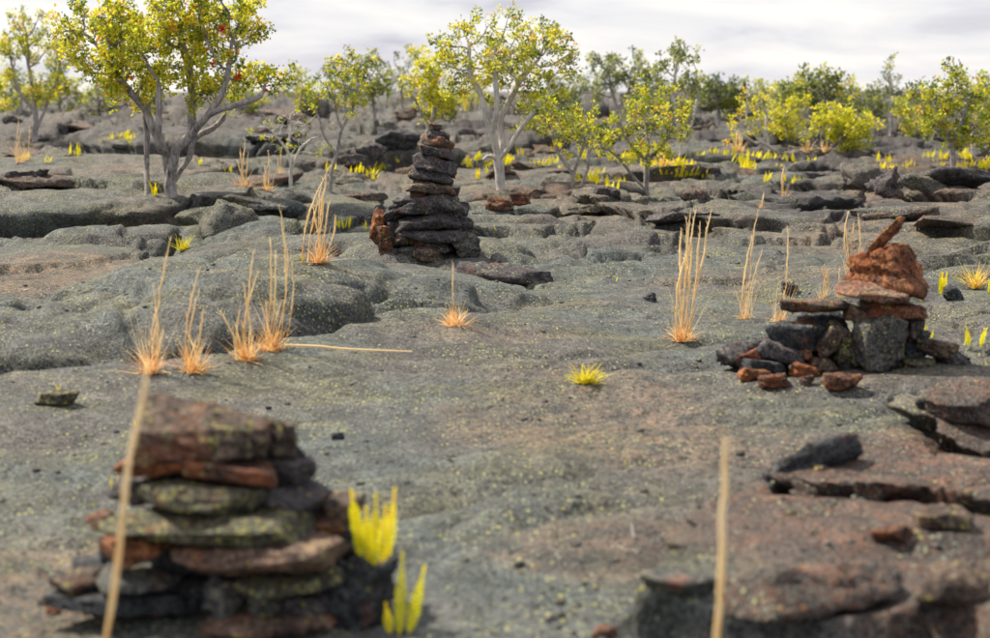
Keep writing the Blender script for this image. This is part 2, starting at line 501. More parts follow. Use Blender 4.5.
# ------------------------------------------------------------------ ground material
def ground_material(name="lava_crust", brown=None, red=0.0):
    m_, nt, b, out = newmat(name)
    geo = nt.nodes.new("ShaderNodeNewGeometry")
    P = geo.outputs["Position"]
    at = nt.nodes.new("ShaderNodeAttribute"); at.attribute_name = "brown"
    BR = at.outputs["Fac"]
    if brown is not None:
        vv = nt.nodes.new("ShaderNodeValue"); vv.outputs[0].default_value = brown; BR = vv.outputs[0]
    broad = noise_n(nt, P, 0.55, 4, 0.6, 0.4)
    mid = noise_n(nt, P, 4.5, 5, 0.65)
    grain = noise_n(nt, P, 38, 4, 0.7)
    fine = noise_n(nt, P, 120, 3, 0.7)
    rd = nt.nodes.new("ShaderNodeAttribute"); rd.attribute_name = "red"
    RD = rd.outputs["Fac"]
    if brown is not None:
        RD = nnode(nt, "ShaderNodeValue").outputs[0]; RD.default_value = red
    rb_ = nt.nodes.new("ShaderNodeAttribute"); rb_.attribute_name = "rubble"
    hue = noise_n(nt, P, 1.1, 5, 0.62, 0.6)
    neutral = ramp_n(nt, mid, [(0.34, (0.040, 0.038, 0.042)), (0.68, (0.185, 0.174, 0.172)), (0.5, (0.094, 0.088, 0.091))])
    blue = ramp_n(nt, mid, [(0.34, (0.026, 0.039, 0.046)), (0.68, (0.148, 0.186, 0.190)), (0.5, (0.070, 0.095, 0.101))])
    olive = ramp_n(nt, mid, [(0.34, (0.040, 0.041, 0.022)), (0.68, (0.220, 0.216, 0.118)), (0.5, (0.112, 0.112, 0.062))])
    c = mixc(nt, remap(nt, broad, 0.42, 0.56), neutral, blue)
    c = mixc(nt, mth(nt, 'MULTIPLY', remap(nt, hue, 0.49, 0.62), 0.85, True), c, olive)
    brn = ramp_n(nt, mid, [(0.30, (0.090, 0.056, 0.040)), (0.70, (0.330, 0.205, 0.120)), (0.5, (0.195, 0.124, 0.080))])
    bmask = mth(nt, 'MULTIPLY', BR, remap(nt, mth(nt, 'ADD', mth(nt, 'MULTIPLY', mid, 0.6), mth(nt, 'MULTIPLY', grain, 0.5)), 0.42, 0.60), clamp=True)
    c = mixc(nt, bmask, c, brn)
    redc = ramp_n(nt, mid, [(0.34, (0.034, 0.019, 0.018)), (0.66, (0.205, 0.090, 0.055)), (0.5, (0.095, 0.046, 0.036))])
    c = mixc(nt, mth(nt, 'MULTIPLY', RD, remap(nt, hue, 0.05, 0.25), True), c, redc)
    rubc = ramp_n(nt, mid, [(0.30, (0.024, 0.022, 0.026)), (0.70, (0.105, 0.094, 0.096)), (0.5, (0.055, 0.050, 0.054))])
    c = mixc(nt, rb_.outputs["Fac"], c, rubc)
    # grain: dark pits and pale grit
    c = mixc(nt, mth(nt, 'MULTIPLY', remap(nt, grain, 0.52, 0.43), 0.92, True), c, (0.016, 0.019, 0.022))
    c = mixc(nt, mth(nt, 'MULTIPLY', remap(nt, fine, 0.51, 0.62), 0.55, True), c, (0.40, 0.41, 0.37))
    c = mixc(nt, mth(nt, 'MULTIPLY', rb_.outputs["Fac"], 0.75), c, rubc)
    # pale green crustose lichen, in speckles that crowd in patches
    v1 = voro(nt, P, 46)
    wn_ = nt.nodes.new("ShaderNodeSeparateColor"); nt.links.new(v1.outputs["Color"], wn_.inputs[0])
    patch = noise_n(nt, P, 1.6, 4, 0.6, 0.3)
    thr = remap(nt, patch, 0.64, 0.44)                       # low where patches crowd
    keep = mth(nt, 'GREATER_THAN', wn_.outputs[0], mth(nt, 'ADD', mth(nt, 'MULTIPLY', thr, 0.50), mth(nt, 'ADD', mth(nt, 'MULTIPLY', mth(nt, 'ADD', mth(nt, 'MULTIPLY', RD, 0.3), rb_.outputs["Fac"]), 0.25), 0.46)))
    spot = mth(nt, 'MULTIPLY', keep, remap(nt, v1.outputs["Distance"], 0.46, 0.30), True)
    spot = mth(nt, 'MULTIPLY', spot, remap(nt, fine, 0.30, 0.46), True)
    lich = ramp_n(nt, wn_.outputs[1], [(0.0, (0.26, 0.32, 0.28)), (1.0, (0.66, 0.62, 0.16)), (0.6, (0.42, 0.46, 0.30))])
    c = mixc(nt, mth(nt, 'MULTIPLY', spot, 0.92), c, lich)
    # orange-brown crumbs
    v2 = voro(nt, P, 31)
    w2 = nt.nodes.new("ShaderNodeSeparateColor"); nt.links.new(v2.outputs["Color"], w2.inputs[0])
    k2 = mth(nt, 'MULTIPLY', mth(nt, 'GREATER_THAN', w2.outputs[0], 0.93), remap(nt, v2.outputs["Distance"], 0.34, 0.24), True)
    k2 = mth(nt, 'MULTIPLY', k2, mth(nt, 'ADD', BR, 0.15), True)
    c = mixc(nt, k2, c, (0.28, 0.12, 0.045))
    nt.links.new(c, b.inputs["Base Color"])
    b.inputs["Roughness"].default_value = 0.72
    n1 = bump_n(nt, mid, 0.8, 0.09)
    n2 = bump_n(nt, mth(nt, 'ADD', grain, mth(nt, 'MULTIPLY', spot, 0.5)), 1.0, 0.035, n1)
    n3 = bump_n(nt, fine, 0.9, 0.010, n2)
    nt.links.new(n3, b.inputs["Normal"])
    return m_

def rock_material(name, dark, mid_, light, lichen=0.3, rust=0.0):
    m_, nt, b, out = newmat(name)
    tcn = nt.nodes.new("ShaderNodeTexCoord")
    oi = nt.nodes.new("ShaderNodeObjectInfo")
    add = nt.nodes.new("ShaderNodeVectorMath"); add.operation = 'ADD'
    comb = nt.nodes.new("ShaderNodeCombineXYZ")
    mm = mth(nt, 'MULTIPLY', oi.outputs["Random"], 40.0)
    for i in range(3): nt.links.new(mm, comb.inputs[i])
    nt.links.new(tcn.outputs["Object"], add.inputs[0]); nt.links.new(comb.outputs[0], add.inputs[1])
    P = add.outputs[0]
    n1 = noise_n(nt, P, 9, 5, 0.65, 0.4)
    n2 = noise_n(nt, P, 48, 4, 0.7)
    n3 = noise_n(nt, P, 150, 3, 0.7)
    c = ramp_n(nt, n1, [(0.34, dark), (0.66, light), (0.5, mid_)])
    c = mixc(nt, mth(nt, 'MULTIPLY', remap(nt, n2, 0.54, 0.42), 0.85, True), c, tuple(v * 0.35 for v in dark))
    rn = noise_n(nt, P, 6, 4, 0.6)
    c = mixc(nt, mth(nt, 'MULTIPLY', remap(nt, rn, 0.62 - 0.25 * rust, 0.74 - 0.25 * rust), 0.2 + 0.45 * rust, True), c, (0.30, 0.085, 0.028))
    c = mixc(nt, mth(nt, 'MULTIPLY', remap(nt, n3, 0.55, 0.72), 0.5, True), c, tuple(min(1, v * 1.9) for v in light))
    v1 = voro(nt, P, 52)
    sep = nt.nodes.new("ShaderNodeSeparateColor"); nt.links.new(v1.outputs["Color"], sep.inputs[0])
    ln = noise_n(nt, P, 7, 3, 0.6)
    keep = mth(nt, 'GREATER_THAN', mth(nt, 'ADD', mth(nt, 'MULTIPLY', sep.outputs[0], 0.5), mth(nt, 'MULTIPLY', ln, 0.9)), 1.02 - 0.32 * lichen)
    spot = mth(nt, 'MULTIPLY', keep, remap(nt, v1.outputs["Distance"], 0.55, 0.30), True)
    c = mixc(nt, mth(nt, 'MULTIPLY', spot, 0.8), c, ramp_n(nt, sep.outputs[1], [(0, (0.16, 0.19, 0.13)), (1, (0.36, 0.32, 0.06))]))
    nt.links.new(c, b.inputs["Base Color"])
    b.inputs["Roughness"].default_value = 0.85
    k = bump_n(nt, n1, 0.7, 0.04)
    k = bump_n(nt, n2, 1.0, 0.015, k)
    k = bump_n(nt, n3, 0.7, 0.005, k)
    nt.links.new(k, b.inputs["Normal"])
    return m_

MAT = {}
MAT['ground'] = ground_material()
MAT['crust'] = ground_material("crust_grey", 0.25)
MAT['crust_brown'] = ground_material("crust_brown", 0.8, 0.9)
MAT['dark'] = rock_material("rock_dark", (0.028, 0.026, 0.031), (0.070, 0.064, 0.072), (0.15, 0.138, 0.142), 0.25, 0.15)
MAT['grey'] = rock_material("rock_grey", (0.045, 0.047, 0.050), (0.095, 0.098, 0.098), (0.17, 0.165, 0.155), 0.5, 0.2)
MAT['brown'] = rock_material("rock_brown", (0.040, 0.031, 0.030), (0.100, 0.076, 0.064), (0.21, 0.155, 0.12), 0.45, 0.3)
MAT['rust'] = rock_material("rock_rust", (0.030, 0.021, 0.021), (0.11, 0.058, 0.042), (0.33, 0.15, 0.075), 0.2, 0.42)
MAT['orange'] = rock_material("rock_orange", (0.032, 0.019, 0.018), (0.175, 0.070, 0.034), (0.45, 0.185, 0.075), 0.15, 0.5)
MAT['lichen'] = rock_material("rock_lichen", (0.035, 0.037, 0.032), (0.090, 0.088, 0.066), (0.17, 0.155, 0.105), 1.0, 0.15)
MAT['pink'] = rock_material("rock_pink", (0.060, 0.042, 0.038), (0.17, 0.11, 0.085), (0.33, 0.22, 0.165), 0.35, 0.4)
MAT['black'] = rock_material("rock_black", (0.018, 0.020, 0.025), (0.046, 0.050, 0.058), (0.11, 0.118, 0.128), 0.1, 0.05)

def plant_material(name, stops, rough=0.6, trans=0.5, attr="tone"):
    m_, nt, b, out = newmat(name)
    at = nt.nodes.new("ShaderNodeAttribute"); at.attribute_name = attr
    c = ramp_n(nt, at.outputs["Fac"], stops)
    nt.links.new(c, b.inputs["Base Color"])
    b.inputs["Roughness"].default_value = rough
    if trans:
        tr = nt.nodes.new("ShaderNodeBsdfTranslucent")
        nt.links.new(c, tr.inputs["Color"])
        mx = nt.nodes.new("ShaderNodeMixShader"); mx.inputs[0].default_value = trans
        nt.links.new(b.outputs[0], mx.inputs[1]); nt.links.new(tr.outputs[0], mx.inputs[2])
        nt.links.new(mx.outputs[0], out.inputs["Surface"])
    return m_

MAT['leaf'] = plant_material("ohia_leaf", [(0.0, (0.06, 0.10, 0.03)), (1.0, (0.80, 0.27, 0.03)), (0.30, (0.22, 0.28, 0.03)), (0.55, (0.54, 0.55, 0.03)), (0.88, (0.82, 0.76, 0.06))], 0.45)
MAT['leaf_green'] = plant_material("ohia_leaf_green", [(0.0, (0.09, 0.13, 0.07)), (1.0, (0.66, 0.60, 0.05)), (0.4, (0.24, 0.28, 0.09)), (0.75, (0.48, 0.48, 0.07))], 0.45)
MAT['leaf_yellow'] = plant_material("ohia_leaf_yellow", [(0.0, (0.10, 0.16, 0.03)), (1.0, (0.72, 0.64, 0.04)), (0.4, (0.34, 0.40, 0.035)), (0.75, (0.56, 0.56, 0.04))], 0.45)
MAT['fern'] = plant_material("fern_frond", [(0.0, (0.55, 0.56, 0.01)), (1.0, (0.90, 0.50, 0.015)), (0.4, (0.82, 0.76, 0.012)), (0.8, (0.94, 0.82, 0.015))], 0.5, 0.4)
MAT['straw'] = plant_material("dry_straw", [(0.0, (0.58, 0.22, 0.07)), (1.0, (0.94, 0.84, 0.62)), (0.4, (0.82, 0.54, 0.20)), (0.75, (0.90, 0.74, 0.44))], 0.6, 0.35)
MAT['tuft'] = plant_material("green_tuft", [(0.0, (0.45, 0.42, 0.01)), (1.0, (0.80, 0.50, 0.22)), (0.5, (0.70, 0.62, 0.02))], 0.6, 0.35)
MAT['blossom'] = plant_material("lehua_red", [(0.0, (0.45, 0.01, 0.008)), (1.0, (0.75, 0.06, 0.02))], 0.6, 0.2)

def bark_material(name, dark, light):
    m_, nt, b, out = newmat(name)
    tcn = nt.nodes.new("ShaderNodeTexCoord")
    mp_ = nt.nodes.new("ShaderNodeMapping"); mp_.inputs["Scale"].default_value = (1, 1, 0.25)
    nt.links.new(tcn.outputs["Object"], mp_.inputs["Vector"])
    n1 = noise_n(nt, mp_.outputs[0], 34, 5, 0.7, 0.6)
    n2 = noise_n(nt, tcn.outputs["Object"], 5, 4, 0.6)
    c = ramp_n(nt, mth(nt, 'ADD', mth(nt, 'MULTIPLY', n1, 0.6), mth(nt, 'MULTIPLY', n2, 0.4)), [(0.36, dark), (0.62, light)])
    nt.links.new(c, b.inputs["Base Color"])
    b.inputs["Roughness"].default_value = 0.85
    nt.links.new(bump_n(nt, n1, 1.0, 0.05), b.inputs["Normal"])
    return m_
MAT['bark'] = bark_material("bark_grey", (0.10, 0.092, 0.095), (0.54, 0.50, 0.49))
MAT['bark_white'] = bark_material("bark_white", (0.36, 0.34, 0.33), (0.84, 0.80, 0.76))

# ------------------------------------------------------------------ object helpers
def mesh_from(name, V, F, mat=None, tone=None, smooth=True):
    me = bpy.data.meshes.new(name)
    V = np.asarray(V, dtype=np.float32)
    if isinstance(F, np.ndarray):
        n, k = F.shape
        me.vertices.add(len(V)); me.vertices.foreach_set("co", V.ravel())
        me.loops.add(n * k); me.loops.foreach_set("vertex_index", F.astype(np.int32).ravel())
        me.polygons.add(n)
        me.polygons.foreach_set("loop_start", np.arange(0, n * k, k, dtype=np.int32))
        me.polygons.foreach_set("loop_total", np.full(n, k, dtype=np.int32))
        me.update(calc_edges=True)
    else:
        me.from_pydata(V.tolist(), [], F)
        me.update()
    if smooth:
        me.polygons.foreach_set("use_smooth", np.ones(len(me.polygons), dtype=bool))
    if tone is not None:
        a = me.attributes.new("tone", 'FLOAT', 'POINT')
        a.data.foreach_set("value", np.asarray(tone, dtype=np.float32))
    if mat: me.materials.append(mat)
    return me

def link(name, me, parent=None, loc=(0, 0, 0), rot=(0, 0, 0), **props):
    o = bpy.data.objects.new(name, me)
    col.objects.link(o)
    o.location = loc; o.rotation_euler = rot
    if parent is not None: o.parent = parent
    for k, v in props.items():
        if v: o[k] = v
    return o

def thing(name, label, cat, loc, group=None, rz=0.0):
    return link(name, None, None, loc, (0, 0, rz), label=label, category=cat, group=group)

def copy_thing(root, loc, rz=0.0, scale=1.0, label=None, group=None):
    c = root.copy(); col.objects.link(c)
    c.location = loc; c.rotation_euler = (0, 0, rz); c.scale = (scale,) * 3
    if label: c['label'] = label
    if group: c['group'] = group
    for ch in list(root.children):
        k = ch.copy(); col.objects.link(k); k.parent = c
        for g in list(ch.children):
            q = g.copy(); col.objects.link(q); q.parent = k
    return c

# ------------------------------------------------------------------ GROUND
i0 = (np.arange(NR - 1)[:, None] * NC + np.arange(NC - 1)[None, :]).ravel()
F = np.stack([i0, i0 + 1, i0 + NC + 1, i0 + NC], 1)
V = np.stack([XD, YD, ZZ], -1).reshape(-1, 3)
gme = mesh_from("lava_ground", V, F, MAT['ground'])
br = np.zeros(XX.shape)
wx = XX + 0.5 * pnoise(XX / 1.1, YY / 1.1, 71) + 0.2 * pnoise(XX / .3, YY / .3, 73)
wy = YY + 0.6 * pnoise(XX / 1.1, YY / 1.1, 72)
for cx, cy, rx, ry, s in BROWN:
    r = np.hypot((wx - cx) / rx, (wy - cy) / ry)
    br = np.maximum(br, s * (1 - sstep(0.45, 1.1, r)))
br = np.maximum(br, 0.55 * sstep(0.0, 0.45, fbm(XX / 4.0, YY / 4.0, 3, 81)) * sstep(9, 22, YY))
a = gme.attributes.new("brown", 'FLOAT', 'POINT')
a.data.foreach_set("value", br.ravel().astype(np.float32))
red = np.zeros(XX.shape)
for cx, cy, rx, ry, s in [(1.75, 5.5, 1.6, 1.5, 1.0), (2.3, 7.0, 1.5, .8, .95), (2.9, 8.2, .8, .5, .9), (2.7, 6.3, 1.2, 1.0, 1.0), (.55, 22.8, 1.3, 1.6, .7), (6.3, 23, 2.2, 2.4, .6), (9, 30, 2.5, 3, .7), (-3.9, 13.6, 1.0, 1.3, .3)]:
    r = np.hypot((wx - cx) / rx, (wy - cy) / ry)
    red = np.maximum(red, s * (1 - sstep(0.6, 1.05, r)))
a = gme.attributes.new("red", 'FLOAT', 'POINT'); a.data.foreach_set("value", red.ravel().astype(np.float32))
rub = sstep(26, 48, YY) * (.35 + .65 * sstep(-.2, .25, fbm(wx / 7, wy / 9, 3, 201))) + .85 * sstep(15, 19, YY) * sstep(0, 1.5, XX) * sstep(.05, .35, fbm(wx / 2.6, wy / 2.2, 3, 211))
a = gme.attributes.new("rubble", 'FLOAT', 'POINT'); a.data.foreach_set("value", np.clip(rub, 0, .95).ravel().astype(np.float32))
link("lava_ground", gme, kind="structure")

# ------------------------------------------------------------------ STONES
import bmesh
_ico = {}
def ico(sub):
    if sub not in _ico:
        bm = bmesh.new(); bmesh.ops.create_icosphere(bm, subdivisions=sub, radius=1)
        v = np.array([p.co[:] for p in bm.verts]); f = np.array([[q.index for q in p.verts] for p in bm.faces])
        bm.free(); _ico[sub] = (v, f)
    return _ico[sub]

def n3(p, seed):
    return (pnoise(p[:, 0] + 3.1 * p[:, 2], p[:, 1] - 1.7 * p[:, 2], seed) + pnoise(p[:, 1] + 2.3 * p[:, 0], p[:, 2] + 0.7 * p[:, 1], seed + 5)
            + pnoise(p[:, 2] - 1.3 * p[:, 1], p[:, 0] + 0.9 * p[:, 2], seed + 9)) / 3

def stone_shape(seed, dims, sub=3, boxy=0.5, rough=1.0, taper=0.0):
    """broken slab: a ball cut by an uneven ring of side planes and by top and bottom planes, roughened, fitted to dims (w, d, h)"""
    rs = np.random.RandomState(seed)
    v, f = ico(sub)
    ns = rs.randint(4, 8)
    az = (np.arange(ns) + rs.uniform(-.32, .32, ns)) / ns * 2 * math.pi + rs.rand() * 6
    sl = rs.uniform(-.35, .45, ns)
    if boxy >= .95:
        ns = 4; az = np.arange(4) * math.pi / 2 + rs.normal(0, .10, 4); sl = rs.normal(0, .06, 4)
    N = np.stack([np.cos(az), np.sin(az), sl], 1); D = rs.uniform(.58, .95, ns) if boxy < .95 else rs.uniform(.55, .62, 4)
    tb = np.array([[rs.normal(0, .16), rs.normal(0, .16), 1], [rs.normal(0, .16), rs.normal(0, .16), -1], [rs.normal(0, .5), rs.normal(0, .5), .9], [rs.normal(0, .5), rs.normal(0, .5), -.9]])
    Dt = np.array([.50, .52, .62, .64]) * (1.25 - .45 * boxy)
    ch = rs.normal(size=(4, 3)); 
    N = np.vstack([N, tb, ch]); N /= np.linalg.norm(N, axis=1)[:, None]
    D = np.concatenate([D, Dt, rs.uniform(.80, .95, 4)])
    dots = v @ N.T
    rr = np.where(dots > 0.05, D[None] / np.maximum(dots, 0.05), 9)
    k = 36.0 + 30 * boxy
    r = -np.log(np.exp(-k * rr).sum(1)) / k                       # soft minimum rounds the edges
    p = v * r[:, None]
    p = p - (p.max(0) + p.min(0)) / 2
    p = p / ((p.max(0) - p.min(0)) / 2)
    s = np.array(dims) / 2.0
    q = p * s
    g = max(min(dims), .02); G = (dims[0] * dims[1] * dims[2]) ** (1 / 3)
    nv = p / s; nv /= np.linalg.norm(nv, axis=1)[:, None]
    lay = pnoise(q[:, 2] / (.22 * g) + seed, q[:, 0] / (2.2 * G) + q[:, 1] / (1.7 * G), seed % 71)   # broken layers along the sides
    q[:, :2] += (v[:, :2] * (lay * .085 * g * rough)[:, None])
    q = q + nv * (n3(q / (0.50 * G) + seed, seed % 97)[:, None] * 0.14 * g * rough
                  + n3(q / (0.19 * G) + seed, seed % 89)[:, None] * 0.13 * g * rough
                  + n3(q / (0.075 * G) + seed, seed % 79)[:, None] * (0.10 * g * rough if sub > 3 else 0)
                  + n3(q / 0.018 + seed, seed % 83)[:, None] * (0.006 * rough if sub > 4 else 0))
    if taper:
        t = (q[:, 2] / dims[2] + 0.5)[:, None]
        q[:, :2] *= (1 + taper * (0.5 - t))
    return q, f

def dome_seed(dims, boxy, taper):
    best = (9, 1)
    for sd in range(900, 990):
        q, f = stone_shape(sd, dims, 2, boxy, .5, taper)
        z = (q[:, 2] - q[:, 2].min()) / np.ptp(q[:, 2]); e = 0
        for z0, wt in ((.15, .97), (.5, .86), (.82, .56)):
            m_ = np.abs(z - z0) < .13
            if m_.sum() < 4: e += 1; continue
            xs = q[m_, 0] / dims[0]
            e += abs(np.ptp(xs) - wt) + .8 * abs(xs.max() + xs.min())
        best = min(best, (e, sd))
    return best[1]

_sid = [100]
def stone(name, mat, dims, sub=3, boxy=0.5, rough=1.0, taper=0.0, seed=None):
    _sid[0] += 1
    v, f = stone_shape(seed or _sid[0], dims, sub, boxy, rough, taper)
    me = mesh_from(name, v, f, MAT[mat])
    return me

def px_stone(root, base, d, x0, x1, y0, y1, mat, roll=0.0, dy=0.0, depth=None, boxy=0.6, sub=3, yaw=None, pitch=0.0, name="stone", grow=1.06, taper=0.0, seed=None):
    dd = d + dy
    w = (x1 - x0) * dd / FPX; h = (y1 - y0) * dd / FPX
    c = at_dist((x0 + x1) / 2, (y0 + y1) / 2, dd)
    dep = depth if depth else min(max(w * 0.75, h * 1.2), 0.55)
    slope = max(0.02, (CAMH - c[2]) / dd)
    hh = max(h - 0.45 * dep * slope, 0.55 * h)
    me = stone(name, mat, (w * (1 + (grow - 1) * .7), dep, hh * (1 + (grow - 1) * .55)), sub, boxy, taper=taper, seed=seed)
    yw = yaw if yaw is not None else random.Random(_sid[0]).uniform(-0.12, 0.12)
    return link(name, me, root, Vector(c) - Vector(base), (pitch, roll, yw))

# --- near cairn ---------------------------------------------------------------
d1 = 5.0
base1 = Vector(tuple(on_plane(210, 612)) + (0,)); base1.y = d1; base1.z = float(zat(base1.x, d1))
cairn1 = thing("stone_cairn", "broad cairn of flat lava slabs with a grey-brown block on top beside yellow ferns", "cairn", base1)
C1 = [  # x0 x1 y0 y1 mat roll dy depth boxy
    (144, 266, 399, 460, 'brown', 0.02, -0.04, .24, 1.0, 5), (140, 300, 428, 480, 'black', 0.0, 0.06, .2, .6, 4), (258, 297, 418, 457, 'brown', 0.2, 0.03, .14, .4, 4),
    (118, 190, 449, 480, 'orange', -0.12, -0.05, .24, .5, 4), (183, 276, 455, 483, 'rust', 0.05, -0.10, .26, .7, 4),
    (266, 314, 455, 484, 'dark', 0.1, 0.02, .2, .5, 4), (112, 160, 474, 504, 'dark', -0.1, 0.0, .2, .5, 4),
    (136, 262, 476, 512, 'lichen', 0.05, -0.14, .30, .7, 4), (254, 330, 478, 509, 'dark', 0.2, -0.02, .26, .6, 4),
    (105, 314, 500, 543, 'lichen', 0.05, -0.16, .40, .8, 5), (84, 116, 510, 532, 'rust', 0.0, 0.0, .16, .5, 4),
    (98, 178, 526, 563, 'orange', 0.06, -0.16, .28, .6, 5), (180, 341, 532, 575, 'pink', -0.07, -0.22, .36, .8, 5),
    (308, 345, 512, 536, 'rust', 0.1, 0.0, .18, .5, 4), (232, 342, 560, 594, 'lichen', -0.06, -0.20, .34, .7, 5),
    (50, 104, 565, 594, 'brown', 0.05, -0.10, .22, .6, 4), (96, 180, 560, 590, 'grey', 0.04, -0.12, .28, .7, 4),
    (46, 182, 582, 612, 'black', 0.03, -0.12, .30, .8, 5), (205, 250, 576, 618, 'grey', 0.3, -0.22, .14, .4, 4),
    (249, 280, 588, 618, 'grey', 0.5, -0.25, .10, .3, 4), (272, 332, 583, 616, 'dark', 0.0, -0.16, .22, .5, 4),
    (201, 332, 604, 640, 'pink', -0.05, -0.26, .34, .7, 5), (306, 388, 536, 646, 'black', 0.25, -0.05, .34, .5, 5),
    (314, 364, 490, 522, 'brown', 0.1, 0.10, .22, .4, 4), (325, 372, 515, 560, 'dark', 0.2, 0.06, .25, .4, 4),
    (150, 250, 560, 612, 'black', 0.0, 0.05, .35, .6, 4), (135, 320, 452, 520, 'black', 0.0, 0.10, .30, .6, 4), (110, 335, 500, 575, 'black', 0.0, 0.10, .34, .6, 4), (80, 340, 550, 625, 'black', 0.0, 0.08, .38, .6, 4), (200, 330, 625, 668, 'dark', 0.0, -0.18, .4, .6, 4),
]
for x0, x1, y0, y1, mt, roll, dy, dep, bx, sub in C1:
    px_stone(cairn1, base1, d1, x0, x1, y0, y1, mt, roll, dy, dep, bx, sub, grow=1.14)

# --- middle cairn -------------------------------------------------------------
b2 = on_ground(425, 259)
d2 = b2.y + 0.25
base2 = Vector((b2.x, d2, float(zat(b2.x, d2))))
cairn2 = thing("stone_cairn", "tall pointed cairn of dark stacked slabs on the grey lava ledge", "cairn", base2)
C2 = [
    (429, 442, 123, 131, 'brown', .1, 0, .10, .5), (428, 449, 129, 141, 'dark', .25, 0, .16, .6), (421, 453, 136, 149, 'brown', .28, 0, .26, .8),
    (417, 454, 146, 159, 'dark', .2, -.02, .28, .7), (413, 456, 156, 173, 'dark', .22, -.04, .32, .9), (411, 453, 167, 184, 'dark', .1, -.02, .32, .8),
    (407, 456, 179, 196, 'brown', .15, -.04, .34, .7), (409, 426, 190, 199, 'rust', 0, -.05, .2, .5), (397, 461, 192, 211, 'dark', -.05, -.03, .42, .7),
    (397, 463, 202, 215, 'dark', .05, -.10, .36, .6), (393, 466, 210, 233, 'dark', -.08, -.08, .46, .8), (402, 465, 229, 243, 'dark', .02, -.12, .40, .8),
    (377, 404, 209, 220, 'dark', -.75, -.02, .22, .8), (371, 383, 209, 244, 'orange', .25, -.04, .20, .7), (378, 394, 226, 260, 'rust', -.1, -.12, .22, .5),
    (387, 403, 219, 244, 'dark', -.3, -.06, .24, .5), (393, 416, 230, 247, 'brown', -.2, -.14, .24, .4), (400, 417, 245, 261, 'grey', -.4, -.22, .16, .4),
    (414, 444, 246, 263, 'brown', .1, -.26, .22, .2), (414, 427, 239, 250, 'rust', 0, -.18, .15, .4), (425, 453, 240, 254, 'dark', .05, -.14, .26, .6),
    (451, 479, 231, 258, 'grey', .1, -.12, .30, .5), (454, 473, 216, 236, 'dark', .4, -.04, .26, .5), (456, 476, 226, 238, 'brown', .3, -.02, .24, .5),
    (392, 402, 248, 260, 'dark', 0, -.2, .14, .4), (446, 462, 205, 220, 'dark', .2, .0, .24, .5), (395, 460, 200, 256, 'black', 0, .14, .40, .5),
    (384, 470, 236, 260, 'black', 0, .12, .50, .6), (387, 404, 205, 222, 'dark', -.3, .02, .2, .6), (452, 468, 201, 217, 'dark', .3, .03, .22, .6), (383, 403, 232, 250, 'dark', -.1, -.05, .22, .5), (450, 474, 222, 240, 'dark', .15, .02, .26, .6), (446, 458, 186, 204, 'dark', .2, .05, .2, .6), (412, 450, 150, 205, 'black', 0, .10, .18, .5),
]
for x0, x1, y0, y1, mt, roll, dy, dep, bx in C2:
    px_stone(cairn2, base2, d2, x0, x1, y0, y1, mt, roll, dy, dep, bx, 4, grow=1.15)

# --- toppled cairn on the right -------------------------------------------------
b3 = on_ground(880, 371)
d3 = b3.y + 0.12
base3 = Vector((b3.x, d3, float(zat(b3.x, d3))))
cairn3 = thing("stone_cairn", "rusty cairn with a domed capstone and a leaning finger of rock on top", "cairn", base3)
C3 = [
    (860, 911, 231, 244, 'orange', -.84, 0, .07, .5, 0), (850, 925, 244, 294, 'orange', .04, 0, .34, .25, .45), (840, 908, 280, 303, 'pink', .12, -.06, .34, .7, 0),
    (858, 921, 299, 322, 'rust', .06, 0, .34, .7, 0), (845, 868, 303, 322, 'brown', 0, -.04, .2, .5, 0), (857, 905, 314, 371, 'grey', -.04, -.14, .16, 1.0, 0),
    (900, 923, 315, 342, 'dark', .1, 0, .24, .6, 0), (903, 939, 356, 375, 'lichen', .05, -.06, .24, .6, 0), (915, 958, 336, 358, 'brown', .08, 0, .26, .6, 0),
    (933, 968, 350, 376, 'dark', .3, 0, .22, .5, 0), (831, 862, 334, 365, 'lichen', .1, -.05, .2, .4, 0), (846, 905, 318, 350, 'brown', 0, .05, .3, .5, 0),
    (896, 926, 328, 366, 'black', .1, .08, .3, .5, 0), (850, 920, 345, 376, 'black', 0, .10, .36, .6, 0), (858, 874, 298, 312, 'dark', .0, .02, .2, .5, 0),
]
for x0, x1, y0, y1, mt, roll, dy, dep, bx, tp in C3:
    px_stone(cairn3, base3, d3, x0, x1, y0, y1, mt, roll, dy, dep, bx, 5 if tp else 4, taper=tp, grow=1.12, seed=dome_seed((.43, .36, .27), bx, tp) if tp else None)
bp = on_ground(780, 374)
dp = bp.y + 0.1
basep = Vector((bp.x, dp, float(zat(bp.x, dp))))
pile = thing("rock_pile", "low heap of fallen rust and black slabs spilling beside the rusty cairn", "rock pile", basep)
C3b = [
    (782, 853, 297, 314, 'brown', -.04, .05, .26, .9), (790, 816, 318, 332, 'orange', -.2, .05, .16, .5), (812, 850, 326, 354, 'brown', -.7, -.05, .2, .8),
    (767, 827, 321, 352, 'black', .1, 0, .28, .4), (718, 776, 338, 368, 'dark', -.1, .02, .30, .6), (752, 806, 340, 362, 'dark', .28, -.04, .28, .8),
    (740, 786, 356, 374, 'black', .05, -.14, .2, .5), (736, 770, 347, 366, 'rust', -.3, -.06, .18, .5), (796, 812, 348, 360, 'rust', 0, -.08, .1, .4),
    (806, 837, 356, 376, 'brown', .1, -.06, .18, .5), (790, 822, 363, 380, 'orange', .25, -.14, .16, .6), (790, 850, 335, 368, 'black', .0, .12, .26, .5),
    (730, 790, 350, 374, 'black', .0, .06, .26, .5), (800, 850, 310, 340, 'black', 0, .16, .24, .5),
]
for x0, x1, y0, y1, mt, roll, dy, dep, bx in C3b:
    px_stone(pile, basep, dp, x0, x1, y0, y1, mt, roll, dy, dep, bx, 4, grow=1.12)

